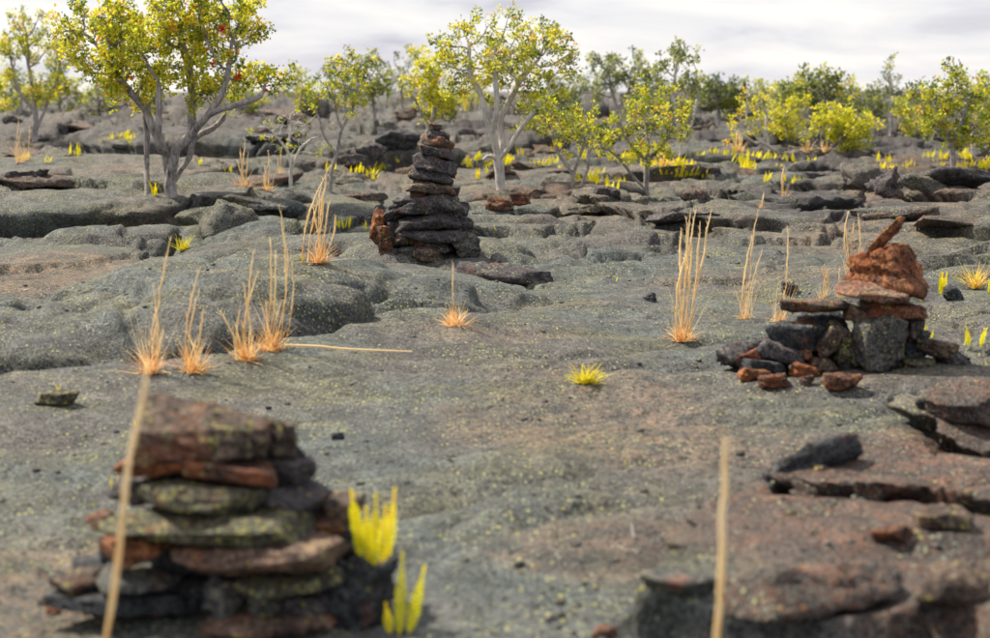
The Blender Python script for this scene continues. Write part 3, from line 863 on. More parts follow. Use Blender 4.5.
# --- loose rocks: on the ground at a pixel -----------------------------------------
def ground_rock(px, py, wpx, hpx, mat, label, name="loose_rock", cat="rock", roll=0.0, pitch=0.0, yaw=0.0, depth=None, boxy=.5, sub=4, sink=0.22, group=None, lift=0.0, rough=1.0):
    p = on_ground(px, py)
    d = p.y
    w = wpx * d / FPX; h = hpx * d / FPX
    dep = depth or w * 0.7
    y = d + dep * 0.35
    z = float(zat(p.x, y))
    if name == 'flat_rock' and py < 300: sink += .18
    me = stone(name, mat, (w, dep, h * 1.15), sub, boxy, rough * (1.35 if name == 'flat_rock' else 1.1))
    zmin = min(v.co.z for v in me.vertices)
    for v in me.vertices: v.co.z -= zmin
    return link(name, me, None, (p.x, y, z - h * sink + lift), (pitch, roll, yaw), label=label, category=cat, group=group)

LOOSE = [
    (757, 381, 36, 11, 'orange', "flat orange-brown stone below the black slabs of the heap"),
    (776, 390, 33, 14, 'rust', "thicker orange stone fallen in front of the heap"),
    (808, 386, 16, 10, 'brown', "small dark brown stone between the fallen rust stones"),
    (844, 393, 39, 16, 'rust', "dark red stone lying in front of the upright grey slab"),
    (906, 414, 36, 19, 'black', "rounded black stone on bare grit in front of the rusty cairn"),
    (930, 417, 30, 13, 'dark', "low dark stone next to the rounded black stone"),
    (968, 397, 42, 12, 'orange', "bright orange flat stone at the edge of the brown slab"),
    (955, 300, 22, 16, 'black', "small black stone beside the yellow ferns right of the cairn"),
    (790, 296, 17, 12, 'dark', "single dark cobble behind the heap near a thin straw stalk"),
    (650, 302, 14, 9, 'black', "lone black pebble on the smooth grey sheet"),
    (52, 616, 16, 8, 'rust', "orange chip of rock at the left foot of the broad cairn"),
    (160, 618, 15, 9, 'rust', "orange chip of rock on lichen in front of the broad cairn"),
    (500, 214, 30, 14, 'rust', "rust coloured crust lump at the foot of the pale tree"),
    (520, 207, 22, 12, 'rust', "small rust lump by the pale tree's roots"),
    (895, 548, 46, 16, 'rust', "reddish broken rock on the brown platform"),
    (945, 530, 60, 18, 'brown', "pink-brown crumbly rock on the brown platform"),
    (955, 642, 80, 36, 'brown', "pale pinkish rock beside the dark upturned slab"),
    (680, 640, 80, 20, 'grey', "pale grey flat rock in front of the brown platform"),
    (605, 640, 30, 12, 'brown', "small pinkish stone on the speckled grey sheet"),
    (55, 406, 46, 12, 'lichen', "lichen covered low rock with tiny yellow ferns"),
    (338, 440, 14, 8, 'black', "dark pebble beside the thin crack"),
    (820, 480, 24, 10, 'brown', "small brown stone by the upturned slab"),
]
for px, py, w, h, mt, lab in LOOSE:
    ground_rock(px, py, w, h, mt, lab)

# --- slabs of broken crust -----------------------------------------------------------
SLABS = [  # px py w h mat depth roll pitch yaw boxy label
    (828, 636, 215, 46, 'crust_brown', .42, -.06, -.28, .1, .8, "dark upturned slab with a hollow beneath, in front of the maroon platform", .12),
    (828, 474, 112, 30, 'black', .26, -.24, -.55, .3, .85, "thin black plate of crust tilted up on its edge", .45),
    (975, 428, 100, 30, 'crust_brown', .45, .03, .04, 0, .7, "brown crust slab with an orange stone on its edge", .3),
    (500, 282, 110, 17, 'dark', .5, .10, .06, -.2, .8, "dark ledge slab jutting out from under the tall cairn", .2),
    (895, 194, 36, 28, 'dark', .55, -.45, .1, .3, .9, "steep tilted black slab in the broken crust", .15),
    (862, 192, 40, 18, 'crust', .7, .1, .2, -.3, .4, "smooth rounded grey slab left of the steep tilted slab", .15),
    (925, 196, 44, 15, 'crust', .8, .3, .15, .1, .8, "grey slab tilted to the right beside a dark hollow", .15),
    (960, 188, 70, 18, 'dark', .9, -.02, -.35, 0, .8, "dark overhanging slab roofing a hollow near the right trees", .0),
    (372, 168, 34, 26, 'dark', .7, -.3, .2, .2, .5, "dark rounded slab of a broken mound behind the tall cairn", .15),
    (395, 160, 44, 22, 'black', .8, .2, .1, -.2, .6, "black blocky slab on the broken mound behind the tall cairn", .15),
    (350, 172, 34, 12, 'dark', .7, 0, -.2, .1, .7, "low black slab closing the hollow of the broken mound", .1),
    (230, 228, 75, 30, 'crust', .8, .15, .1, .2, .3, "rounded grey lobe under the large tree's roots", .3),
]
for px, py, w, h, mt, dep, ro, pi, ya, bx, lab, sk in SLABS:
    ground_rock(px, py, w, h, mt, lab, "flat_rock", "lava slab", ro, pi, ya, dep, bx, 4, sk)

# plates of broken crust lifted a little off the ground, dark underneath
rp = random.Random(31)
PLATES = [(510, 610, 198, 215, 3, "right of the tall cairn"), (600, 760, 200, 232, 2, "between the pale straw tufts"), (760, 990, 196, 240, 3, "behind the rusty cairn"), (0, 230, 150, 205, 4, "around the foot of the large tree"),
          (230, 420, 170, 232, 4, "between the large tree and the tall cairn"), (520, 760, 172, 205, 3, "under the spreading yellow tree"), (760, 990, 170, 202, 4, "below the round yellow tree"), (0, 300, 112, 150, 5, "behind the large tree")]
for x0, x1, y0, y1, n, where in PLATES:
    for k in range(n):
        px, py = rp.uniform(x0, x1), rp.uniform(y0, y1)
        p = on_ground(px, py)
        if abs(p.x - base2.x) < .6 and abs(p.y - base2.y) < .7: continue
        w = rp.uniform(.35, 1.1) * (.6 + p.y / 45); dep = w * rp.uniform(.5, .9); th = rp.uniform(.10, .2) * (.7 + p.y / 60)
        me = stone("crust_plate", rp.choice(['crust', 'crust', 'crust_brown', 'dark']), (w, dep, th), 4, .85, 1.5)
        link("crust_plate", me, None, (p.x, p.y + dep * .3, float(zat(p.x, p.y + dep * .3)) + th * .05), (rp.uniform(-.12, .06), rp.uniform(-.16, .16), rp.uniform(-.8, .8)),
             label="low lifted plate of broken lava crust " + where, category="lava plate", group="lifted crust plates " + where)

# far broken blocks along the rises
rb = random.Random(12)
far_meshes = [stone("lava_boulder", rb.choice(['dark', 'dark', 'black', 'brown']), (1.6, 1.2, .8), 4, rb.uniform(.55, .94), 1.7) for _ in range(7)]
nb = 0
for k in range(330):
    d = 30 + 85 * rb.random()
    x = rb.uniform(-.36, .36) * d
    if pnoise(np.array([x / 9]), np.array([d / 12]), 7)[0] < 0.02: continue
    z = float(zat(x, d))
    o = link("lava_boulder", rb.choice(far_meshes), None, (x, d, z), (rb.uniform(-.3, .3), rb.uniform(-.3, .3), rb.uniform(0, 6)),
             label="dark broken lava block on the rough ground among the far trees", category="boulder", group="broken lava blocks among the far trees")
    s = rb.uniform(.3, .85) * (0.6 + d / 160)
    o.scale = (s, s, s * rb.uniform(.5, .9))
    where = ('on the rough ground left of the large tree' if x < -.19 * d else 'behind the large tree and tall cairn' if x < -.03 * d else 'behind the pale and spreading trees' if x < .12 * d else 'around the white shrub and yellow trees' if x < .23 * d else 'under the full tree and thin upright tree')
    o['label'] = 'dark broken lava block ' + where; o['group'] = 'broken lava blocks ' + where
    nb += 1

# loose grit and small stones on the near ground: too many to count
rg = np.random.RandomState(3)
gv, gf = [], []
bv, bf = ico(1)
off = 0
for k in range(1500):
    d = 4.6 + 12 * rg.rand() ** 1.6
    x = rg.uniform(-.34, .34) * d
    if rg.rand() > 0.25 and fbm(np.array([x * 1.3]), np.array([d * .9]), 2, 66)[0] < 0.12: continue
    s = 0.006 + 0.018 * rg.rand() ** 3
    q = bv * (s * (0.7 + 0.5 * rg.rand(len(bv)))[:, None]) * np.array([1, 1, .6])
    gv.append(q + np.array([x, d, float(zat(x, d)) + s * .2])); gf.append(bf + off); off += len(bv)
link("grit", mesh_from("grit", np.vstack(gv), np.vstack(gf), MAT['grey'], smooth=False), kind="stuff", label="loose grit and crumbs of lava lying on the crust", category="grit")

# ------------------------------------------------------------------ GRASS
def tube(pts, rad, sides=5):
    pts = np.asarray(pts, float); rad = np.asarray(rad, float)
    n = len(pts)
    T = np.gradient(pts, axis=0); T /= np.linalg.norm(T, axis=1)[:, None] + 1e-9
    ref = np.array([0.3, 0.9, 0.1]) if abs(T[0, 1]) < 0.85 else np.array([1.0, 0, 0])
    A = np.cross(T, ref); A /= np.linalg.norm(A, axis=1)[:, None] + 1e-9
    B = np.cross(T, A)
    an = np.arange(sides) * 2 * math.pi / sides
    V = (pts[:, None] + rad[:, None, None] * (np.cos(an)[None, :, None] * A[:, None] + np.sin(an)[None, :, None] * B[:, None])).reshape(-1, 3)
    i = np.arange(n - 1)[:, None] * sides; j = np.arange(sides)[None]
    F = np.stack([i + j, i + (j + 1) % sides, i + sides + (j + 1) % sides, i + sides + j], -1).reshape(-1, 4)
    return V, F

def blade_mesh(rs, n, L, spread, droop, w=0.004, tone=(0, 1)):
    """many narrow curved blades from one crown"""
    Vs, Fs, Ts = [], [], []; off = 0
    for k in range(n):
        az = rs.uniform(0, 2 * math.pi); el = rs.uniform(*spread); l = L * rs.uniform(.45, 1.0)
        dirv = np.array([math.cos(az) * math.cos(el), math.sin(az) * math.cos(el), math.sin(el)])
        s = np.linspace(0, 1, 6)[:, None]
        b0 = np.array([rs.normal(0, .022), rs.normal(0, .022), -0.01])
        p = b0 + dirv * l * s + np.array([0, 0, -1]) * droop * l * s ** 2 * rs.uniform(.3, 1) + np.array([rs.normal(0, .06), rs.normal(0, .06), 0]) * l * s ** 2
        p[:, 2] = np.maximum(p[:, 2], 0.004 * s[:, 0])
        side = np.cross(dirv, [0, 0, 1.0]) + rs.normal(0, .3, 3); side /= np.linalg.norm(side)
        ww = w * (1 - 0.85 * s)
        V = np.concatenate([p - side * ww, p + side * ww])
        i = np.arange(5)
        F = np.stack([i, i + 1, i + 7, i + 6], 1)
        Vs.append(V); Fs.append(F + off); off += 12
        t0 = rs.uniform(*tone); Ts.append(np.full(12, t0))
    return np.vstack(Vs), np.vstack(Fs), np.concatenate(Ts)

def stalk_mesh(rs, base, tip, r=0.004, bend=0.03):
    base = np.asarray(base, float); tip = np.asarray(tip, float)
    s = np.linspace(0, 1, 14)
    L = np.linalg.norm(tip - base)
    b = rs.normal(0, bend, 3) * L; b[2] = 0
    p = base + (tip - base) * s[:, None] + b * (np.sin(s * math.pi))[:, None] + rs.normal(0, .004, (14, 3)) * L
    rad = r * np.where(s < 0.45, 0.55 + .2 * s, 0.75 + 0.55 * np.sin((s - .45) / .55 * math.pi)) * (1 - 0.55 * s ** 6)
    V, F = tube(p, rad, 5)
    T = np.repeat(0.30 + 0.5 * s ** 0.6 + rs.normal(0, .04, 14), 5)
    Vs, Fs, Ts = [V], [F], [T]; off = len(V)
    # spikelets that make the upper part feathery
    for k in range(int(20 + L * 30)):
        t = rs.uniform(.35, .98); i = int(t * 13)
        c = p[i] + (p[min(i + 1, 13)] - p[i]) * (t * 13 - i)
        az = rs.uniform(0, 6.28); dl = np.array([math.cos(az) * .35, math.sin(az) * .35, 1.0]); dl /= np.linalg.norm(dl)
        l = rs.uniform(.015, .04); sd = np.cross(dl, [math.cos(az + 1), math.sin(az + 1), 0]) * r * .35
        Vs.append(np.array([c - sd, c + sd, c + dl * l + sd * .3 + np.array([math.cos(az), math.sin(az), 0]) * r * .8, c + dl * l - sd * .3 + np.array([math.cos(az), math.sin(az), 0]) * r * .8]))
        Fs.append(np.array([[0, 1, 2, 3]]) + off); off += 4
        Ts.append(np.full(4, rs.uniform(.55, 1)))
    return np.vstack(Vs), np.vstack(Fs), np.concatenate(Ts)

def grass(px, py, tips, label, r=0.004, nb=45, bl=0.2, seed=1, blade_tone=(0, .6), spread=(.25, 1.35), stalk_tone=0.0, mat='straw', group=None, dry=True, foot=0.03, bw=.004):
    p = on_ground(px, py)
    rs = np.random.RandomState(seed)
    t = thing("grass_tuft", label, "grass", p, group)
    V, F, T = blade_mesh(rs, nb, bl, spread, .35, bw, blade_tone)
    if tips:
        hgt = max(.2, max(p.y * (py - ty) / FPX for _, ty in tips))
        V2, F2, T2 = blade_mesh(rs, 34, hgt * .62, (1.0, 1.5), .12, bw * .45, (.2, .9))
        V, F, T = np.vstack([V, V2]), np.vstack([F, F2 + len(V)]), np.concatenate([T, T2])
    link("blades", mesh_from("blades", V, F, MAT[mat], T), t, kind="stuff")
    for (tx, ty) in tips:
        tip = at_dist(tx, ty, p.y + rs.normal(0, .04))
        b0 = Vector((rs.normal(0, foot), rs.normal(0, .02), -0.01))
        q = Vector(tip) - p
        V, F, T = stalk_mesh(rs, b0, q, r * rs.uniform(.6, .95), .04)
        link("stalk", mesh_from("stalk", V, F, MAT['straw'], T + stalk_tone), t)
    return t

grass(150, 373, [(172, 236), (152, 283), (160, 300), (157, 320), (164, 330)], "tall dry golden grass at the foot of the hump, leaning right, outermost of the row", .0048, 80, .26, 11)
grass(193, 372, [(201, 266), (199, 288), (204, 305), (186, 330), (196, 340)], "dry golden grass in the row before the hump, with one tight spire", .0042, 80, .26, 12)
grass(246, 360, [(254, 250), (243, 282), (259, 270), (240, 310), (250, 330), (236, 325), (218, 309)], "dry golden grass in the row before the hump with one stalk leaning over sideways", .0042, 80, .24, 13)
grass(273, 351, [(279, 203), (283, 224), (270, 236), (276, 250), (292, 262), (266, 300), (282, 300)], "tallest dry golden grass in the row before the hump, dense upright stalks", .0044, 90, .25, 14)
grass(318, 263, [(328, 168), (325, 176), (321, 182), (316, 195), (313, 205), (324, 190), (319, 200), (330, 200), (335, 215)], "dense pale golden grass in the gap behind the hump", .0062, 60, .3, 15, foot=.05)
grass(455, 326, [(453, 263)], "small pinkish dry tuft with one pale spike on the grey lava", .0045, 110, .20, 16, (0, .95))
grass(683, 341, [(691, 210), (696, 209), (686, 216), (711, 210), (681, 228), (700, 222), (687, 250), (692, 240)], "tall pale straw tuft with an orange base standing alone on the smooth sheet", .0068, 130, .2, 17, (0, .7), foot=.04)
grass(746, 319, [(758, 209), (752, 236), (762, 250), (746, 262)], "thin pale straw tuft behind the fallen heap, forked at the top", .0052, 16, .14, 18)
grass(779, 321, [(788, 225), (785, 290)], "single tall straw stalk just behind the fallen heap", .0052, 16, .14, 19)
grass(823, 299, [(824, 264), (821, 268), (828, 270)], "short reddish dry stalks behind the long flat slab", .0045, 10, .1, 20, stalk_tone=-.2)
grass(840, 297, [(843, 261), (840, 268)], "short orange dry stalk beside the rusty cairn", .0055, 10, .1, 21, stalk_tone=-.15)
grass(851, 272, [(849, 211), (854, 222), (858, 214), (846, 228)], "pale straw tuft rising behind the rusty capstone", .0055, 14, .12, 22)
grass(243, 193, [(240, 148), (245, 140), (248, 152), (237, 160)], "pale dry grass with an orange base on the flat beyond the large tree", .0075, 90, .32, 23, (0, .5), bw=.006)
grass(266, 192, [(268, 150), (264, 165), (270, 160)], "thin pale dry grass right of the orange-based tuft beyond the large tree", .0065, 30, .26, 24, bw=.006)
grass(281, 176, [(281, 150), (278, 158)], "faint dry grass beside the bare grey shrub", .008, 14, .26, 25, bw=.008)
grass(19, 163, [(19, 118), (21, 130)], "thin dry stalks at the left tree's foot, upright", .008, 8, .26, 26, bw=.008)
grass(25, 161, [(30, 125)], "thin dry stalk at the left tree's foot, leaning", .008, 8, .26, 27, bw=.008)
grass(739, 152, [(738, 130), (740, 133), (742, 136), (736, 138)], "pale straw tuft below the bare white shrub", .014, 40, .5, 28, (.3, 1), bw=.012)
grass(808, 153, [(807, 138), (810, 140), (806, 142)], "pale straw tuft left of the round yellow tree", .014, 30, .5, 29, (.3, 1), bw=.012)
grass(825, 154, [(826, 137), (823, 140), (828, 142)], "pale straw tuft under the round yellow tree", .014, 40, .5, 30, (.3, 1), bw=.012)
grass(664, 168, [(663, 148), (666, 145), (661, 152)], "pale straw tuft beside the sparse tall tree", .014, 30, .5, 31, (.3, 1), bw=.012)
grass(784, 197, [(784, 166), (783, 174)], "one thin straw stalk on the cracked flat", .008, 8, .14, 32)
grass(760, 208, [(764, 193)], "short bent straw stalk on the cracked flat", .008, 6, .14, 36)
grass(975, 288, [], "pale yellow spiky tuft among the right-hand ferns", .004, 110, .28, 33, (.5, 1), (.5, 1.4), mat='tuft', bw=.005)
grass(585, 383, [], "small bright yellow-green tuft alone on the grey sheet", .004, 120, .2, 34, (0, .75), (.3, 1.3), mat='tuft', bw=.005)
grass(183, 251, [], "small yellow tuft on the ledge under the large tree", .004, 60, .26, 35, (0, .6), (.5, 1.4), mat='tuft', bw=.006)
# lying stalk
p0 = on_ground(285, 348); rs = np.random.RandomState(50)
L0 = []
for k, (px, py) in enumerate([(285, 346), (320, 343), (350, 340), (385, 338), (416, 338)]):
    q = on_ground(px, py); L0.append((q.x, p0.y + .02 * k, max(float(zat(q.x, p0.y + .02 * k)), p0.z - .05) + .015 + .01 * (k % 2)))
L0 = np.array(L0); s_ = np.linspace(0, 4, 16); LP = np.stack([np.interp(s_, np.arange(5), L0[:, i]) for i in range(3)], 1)
V, F = tube(LP - LP[0], np.linspace(.0075, .004, 16), 5)
link("fallen_stalk", mesh_from("fallen_stalk", V, F, MAT['straw'], np.full(len(V), .75)), None, LP[0], label="pale dry stalk lying flat across the rock from the grass row", category="grass stalk")
# the two stalks close to the viewer
def near_stalk(px, py, d, tip, label, seed, r):
    g = at_dist(px, py, d); x = g[0]
    z = float(zat(x, d)); base = Vector((x, d, z)); tp = Vector(at_dist(tip[0], tip[1], d + .02))
    rs = np.random.RandomState(seed)
    t = thing("grass_tuft", label, "grass", base)
    q = at_dist(px, py, d)
    k = (q[2] - tp.z)
    n = 18; s = np.linspace(0, 1, n)[:, None]
    mid = Vector(q) - base
    P = (1 - s) ** 2 * np.zeros(3) + 2 * s * (1 - s) * np.array(mid * .55 + (tp - base) * .22) + s ** 2 * np.array(tp - base)
    rad = r * (0.55 + 0.6 * np.clip(s[:, 0] * 1.6, 0, 1)) * (1 - .55 * s[:, 0] ** 8)
    P = P + rs.normal(0, .003, P.shape)
    V, F = tube(P, rad * (1 + rs.normal(0, .12, n)), 6)
    Vs, Fs, Ts = [V], [F], [np.repeat(np.clip(.35 + .55 * s[:, 0] + rs.normal(0, .07, n), 0, 1), 6)]; off = len(V)
    for q_ in range(150):
        i_ = rs.uniform(.45, .99) * (n - 1); j_ = int(i_); c_ = P[j_] + (P[min(j_ + 1, n - 1)] - P[j_]) * (i_ - j_)
        ax_ = P[min(j_ + 1, n - 1)] - P[max(j_ - 1, 0)]; ax_ /= np.linalg.norm(ax_)
        o_ = rs.normal(0, 1, 3); o_ -= ax_ * o_.dot(ax_); o_ /= np.linalg.norm(o_)
        l_ = rs.uniform(.012, .035); w_ = np.cross(ax_, o_) * .0012
        e_ = c_ + ax_ * l_ + o_ * r * rs.uniform(.5, 1.3)
        Vs.append(np.array([c_ - w_, c_ + w_, e_ + w_ * .3, e_ - w_ * .3])); Fs.append(np.array([[0, 1, 2, 3]]) + off); off += 4; Ts.append(np.full(4, rs.uniform(.6, 1)))
    link("stalk", mesh_from("stalk", np.vstack(Vs), np.vstack(Fs), MAT['straw'], np.concatenate(Ts)), t)
    V, F, T = blade_mesh(rs, 26, .22, (.3, 1.3), .4, .003, (0, .6))
    link("blades", mesh_from("blades", V, F, MAT['straw'], T), t, kind="stuff")
near_stalk(86, 690, 3.6, (147, 362), "long blurred straw stalk rising in front of the broad cairn and bending right", 61, .0062)
near_stalk(715, 690, 3.6, (725, 440), "straight blurred straw stalk rising in front of the maroon platform", 62, .0062)

# ------------------------------------------------------------------ FERNS
def frond_mesh(rs, L, pairs=15, w=.035, curve=.25, fold=.5):
    n = pairs
    s = np.linspace(0, 1, n + 2)
    rach = np.stack([L * curve * s ** 2, np.zeros_like(s), L * s * (1 - .12 * s)], 1)
    V, F = tube(rach, .0035 * (1 - .8 * s) * (w / .03), 3)
    Vs, Fs, Ts = [V], [F], [np.full(len(V), .75)]; off = len(V)
    for i in range(1, n + 1):
        wi = w * (math.sin(min(1, s[i] * 1.15 + .12) * math.pi) ** .6 if s[i] < .95 else .4) * rs.uniform(.85, 1.1)
        wi = max(wi, .25 * w)
        for sg in (-1, 1):
            c = rach[i]; ol = np.array([.25 * wi * rs.uniform(-1, 1), sg * wi, .45 * wi])
            up = np.array([.0, 0, L / n * .62])
            Vs.append(np.array([c - up * .5, c + ol * .7 - up * .45, c + ol + up * .2, c + ol * .55 + up * .65, c + up * .5]))
            Fs.append(None)
            Ts.append(np.full(5, np.clip(.15 + .55 * s[i] + rs.normal(0, .12), 0, 1)))
    V = np.vstack(Vs); faces = [tuple(f) for f in F.tolist()]
    o = off
    for k in range(1, len(Vs)):
        faces.append(tuple(range(o, o + 5))); o += 5
    return V, faces, np.concatenate(Ts)

rsf = np.random.RandomState(9)
FRONDS = []
for k in range(6):
    v, f, t = frond_mesh(rsf, 1.0, 16, .085, rsf.uniform(.05, .28))
    FRONDS.append(mesh_from("frond", v, f, MAT['fern'], np.clip(t + rsf.normal(0, .1), 0, 1)))

def fern(p, fronds, label, group=None, rs=random.Random(4)):
    """fronds: list of (length, lean, direction)"""
    t = thing("fern", label, "fern", p, group)
    for L, lean, az in fronds:
        o = link("frond", rs.choice(FRONDS), t, (rs.uniform(-.02, .02), rs.uniform(-.02, .02), -.01), (0, lean, az))
        o.scale = (L * .9, L * (1.8 if p.y < 12 else 1.25), L)
    return t
def fern_px(px, py, hpx, n, label, group=None, spread=.35, seed=0, d=None, wide=0.0):
    p = on_ground(px, py) if d is None else Vector(at_dist(px, py, d))
    r = random.Random(seed + px * 7 + py)
    L = hpx * p.y / FPX
    t = fern(p, [(L * r.uniform(.55, 1.05), r.uniform(.02, spread), r.uniform(0, 6.3)) for _ in range(n)], label, group, r)
    if wide:
        for c in t.children: c.location.x += r.uniform(-wide, wide); c.location.y += r.uniform(-wide, wide) * .7
    return t

# tall fronds by the near cairn
def fern_fronds(px, py, d, tips, label):
    p = Vector(at_dist(px, py, d)); p.z = float(zat(p.x, d)) - .0
    t = thing("fern", label, "fern", p)
    r = random.Random(px)
    for (fx, fy, tx, ty) in tips:
        a = Vector(at_dist(fx, fy, d)); b = Vector(at_dist(tx, ty, d + r.uniform(-.04, .04)))
        v = b - a
        o = link("frond", r.choice(FRONDS), t, (a - p), (0, 0, 0))
        z = v.normalized(); y = Vector((1, r.uniform(-.5, .5), 0)); y = (y - z * y.dot(z)).normalized(); x = y.cross(z)
        o.rotation_euler = Matrix((x, y, z)).transposed().to_euler()
        L = v.length
        o.scale = (L * .3, .26 * (.75 if L < .2 else 1.0), L)
    return t
fern_fronds(378, 575, 4.86, [(360, 548, 350, 478), (369, 562, 366, 496), (374, 568, 377, 481), (382, 564, 386, 494), (387, 560, 396, 475), (361, 556, 354, 526)], "yellow fern of upright fronds just behind the broad cairn's black boulder")
fern_fronds(398, 640, 4.74, [(399, 636, 404, 538), (409, 634, 427, 553), (390, 634, 385, 597)], "yellow-green fern of a few fronds in front of the broad cairn's black boulder")
FERN_LIST = [
    (62, 394, 18, 4, "tiny orange-yellow fern on the lichen covered low rock"), (40, 394, 9, 2, "tiny two-frond fern beside the lichen covered low rock"),
    (113, 490, 26, 2, "small yellow fern peeking out behind the broad cairn's rust slab"), (91, 508, 12, 2, "tiny yellow fern on the speckled sheet next to the broad cairn"),
    (135, 424, 16, 1, "single yellow frond standing behind the broad cairn's top block"), (182, 408, 12, 2, "tiny yellow fern sprig just above the broad cairn's top block"),
    (197, 405, 10, 2, "yellow sprig in the middle above the broad cairn's block"), (211, 405, 9, 1, "last yellow sprig beside the broad cairn's block"),
    (340, 228, 16, 7, "wide yellow fern clump between golden grass and tall cairn"), (365, 229, 12, 5, "low yellow fern clump left of the tall cairn's rust slab"),
    (247, 213, 16, 3, "small yellow fern on the lobe right of the large tree"), (302, 260, 12, 4, "green-yellow fern at the foot of the dense golden grass"),
    (495, 231, 10, 2, "tiny fern in a crack right of the tall cairn"), (614, 281, 10, 2, "tiny fern alone on the smooth pavement"),
    (929, 338, 19, 2, "narrow yellow fern just right of the rusty cairn"), (942, 294, 30, 6, "upright yellow fern behind the rusty cairn"),
    (921, 300, 26, 5, "yellow-green fern tight against the rusty capstone's right"), (989, 292, 26, 4, "tall yellow fern next to the pale spiky tuft"),
    (968, 342, 14, 4, "low yellow fern right of the narrow fern"), (984, 345, 24, 7, "bushy yellow fern right of the rusty cairn"),
    (985, 366, 10, 3, "flat yellow fern low against the rock right of the cairn"), (897, 222, 10, 2, "fern sprig behind the finger of rock"),
    (875, 224, 6, 2, "tiny fern sprig left of the finger of rock"), (940, 222, 9, 2, "small fern on the flat behind the capstone"), (955, 223, 12, 3, "spread fern on the flat behind the capstone"),
    (184, 378, 5, 3, "flat yellow fern at the foot of the dry grass row"), (205, 374, 6, 3, "little yellow fern between the dry grass tufts"), (590, 412, 4, 2, "flat yellow sprig on the grey sheet"),
    (75, 156, 16, 9, "round yellow fern clump left of the large tree"), (112, 142, 12, 6, "yellow ferns on the shelf behind the large tree"), (134, 143, 11, 6, "yellow ferns against the dark hollow behind the large tree"),
    (225, 173, 12, 8, "yellow fern clump by the pale rock right of the large tree"), (200, 165, 10, 5, "yellow ferns beneath the large tree's crown"), (155, 196, 22, 6, "yellow-green fern growing between the large tree's stems"),
    (478, 180, 16, 6, "yellow ferns left of the pale tree's trunk"), (487, 174, 12, 5, "yellow fern nestling behind the pale tree's trunk"), (520, 155, 12, 8, "yellow fern bank right of the pale tree's trunk"),
    (458, 208, 12, 2, "fern sprig behind the tall cairn's waist"), (373, 180, 12, 2, "single fern before the broken mound"),
]
for i, (px, py, h, n, lab) in enumerate(FERN_LIST):
    fern_px(px, py, h, n, lab, seed=i, wide=.12 if n >= 7 else 0.0)
rf = random.Random(77)
BANDS = [(560, 700, 152, 176, 26, "around the spreading yellow tree"), (660, 760, 152, 178, 30, "between the spreading yellow tree and the white shrub"), (740, 830, 152, 172, 16, "below the bare white shrub and the yellow sapling"),
         (850, 990, 158, 174, 26, "around the full tree with the dark crown"), (420, 560, 150, 168, 26, "behind the pale white-trunked tree"), (60, 150, 126, 150, 10, "on the shelf behind the large tree"),
         (0, 60, 155, 165, 5, "at the foot of the leafy left tree"), (330, 420, 128, 178, 10, "around the broken mound behind the tall cairn"), (700, 990, 180, 200, 6, "on the bare cracked flat by the tilted slabs"), (540, 620, 165, 190, 7, "around the crooked dark-stemmed tree")]
proto = []
for k in range(6):
    t = fern(Vector((0, 0, 0)), [(rf.uniform(.25, .5), rf.uniform(.05, .6), rf.uniform(0, 6.3)) for _ in range(rf.randint(5, 9))],
             "yellow fern clump on the rough lava flat among the far trees", "ferns on the flat among the far trees", rf)
    for c in t.children: c.location.x += rf.uniform(-.3, .3); c.location.y += rf.uniform(-.15, .15)
    proto.append(t)
usedp = set()
for x0, x1, y0, y1, n, where in BANDS:
    cc = [(rf.uniform(x0, x1), rf.uniform(y0, y1)) for _ in range(max(3, n // 4))]
    for k in range(n):
        cq = rf.choice(cc)
        p = on_ground(min(max(cq[0] + rf.gauss(0, 11), x0), x1), cq[1] + rf.gauss(0, 2.5))
        if p.y > 75: continue
        i = rf.randrange(6)
        sc_ = rf.uniform(.22, .62) * (.75 + p.y / 140)
        if i not in usedp:
            usedp.add(i); t = proto[i]; t.location = p; t.rotation_euler = (0, 0, rf.uniform(0, 6)); t.scale = (sc_,) * 3
        else:
            t = copy_thing(proto[i], p, rf.uniform(0, 6), sc_)
        t['label'] = "small yellow fern clump " + where; t['group'] = "ferns " + where

# ------------------------------------------------------------------ TREES
def resample(pts, step):
    pts = [np.asarray(p, float) for p in pts]
    out = [pts[0]]
    for a, b in zip(pts[:-1], pts[1:]):
        n = max(1, int(np.linalg.norm(b - a) / step))
        for i in range(1, n + 1): out.append(a + (b - a) * i / n)
    return out

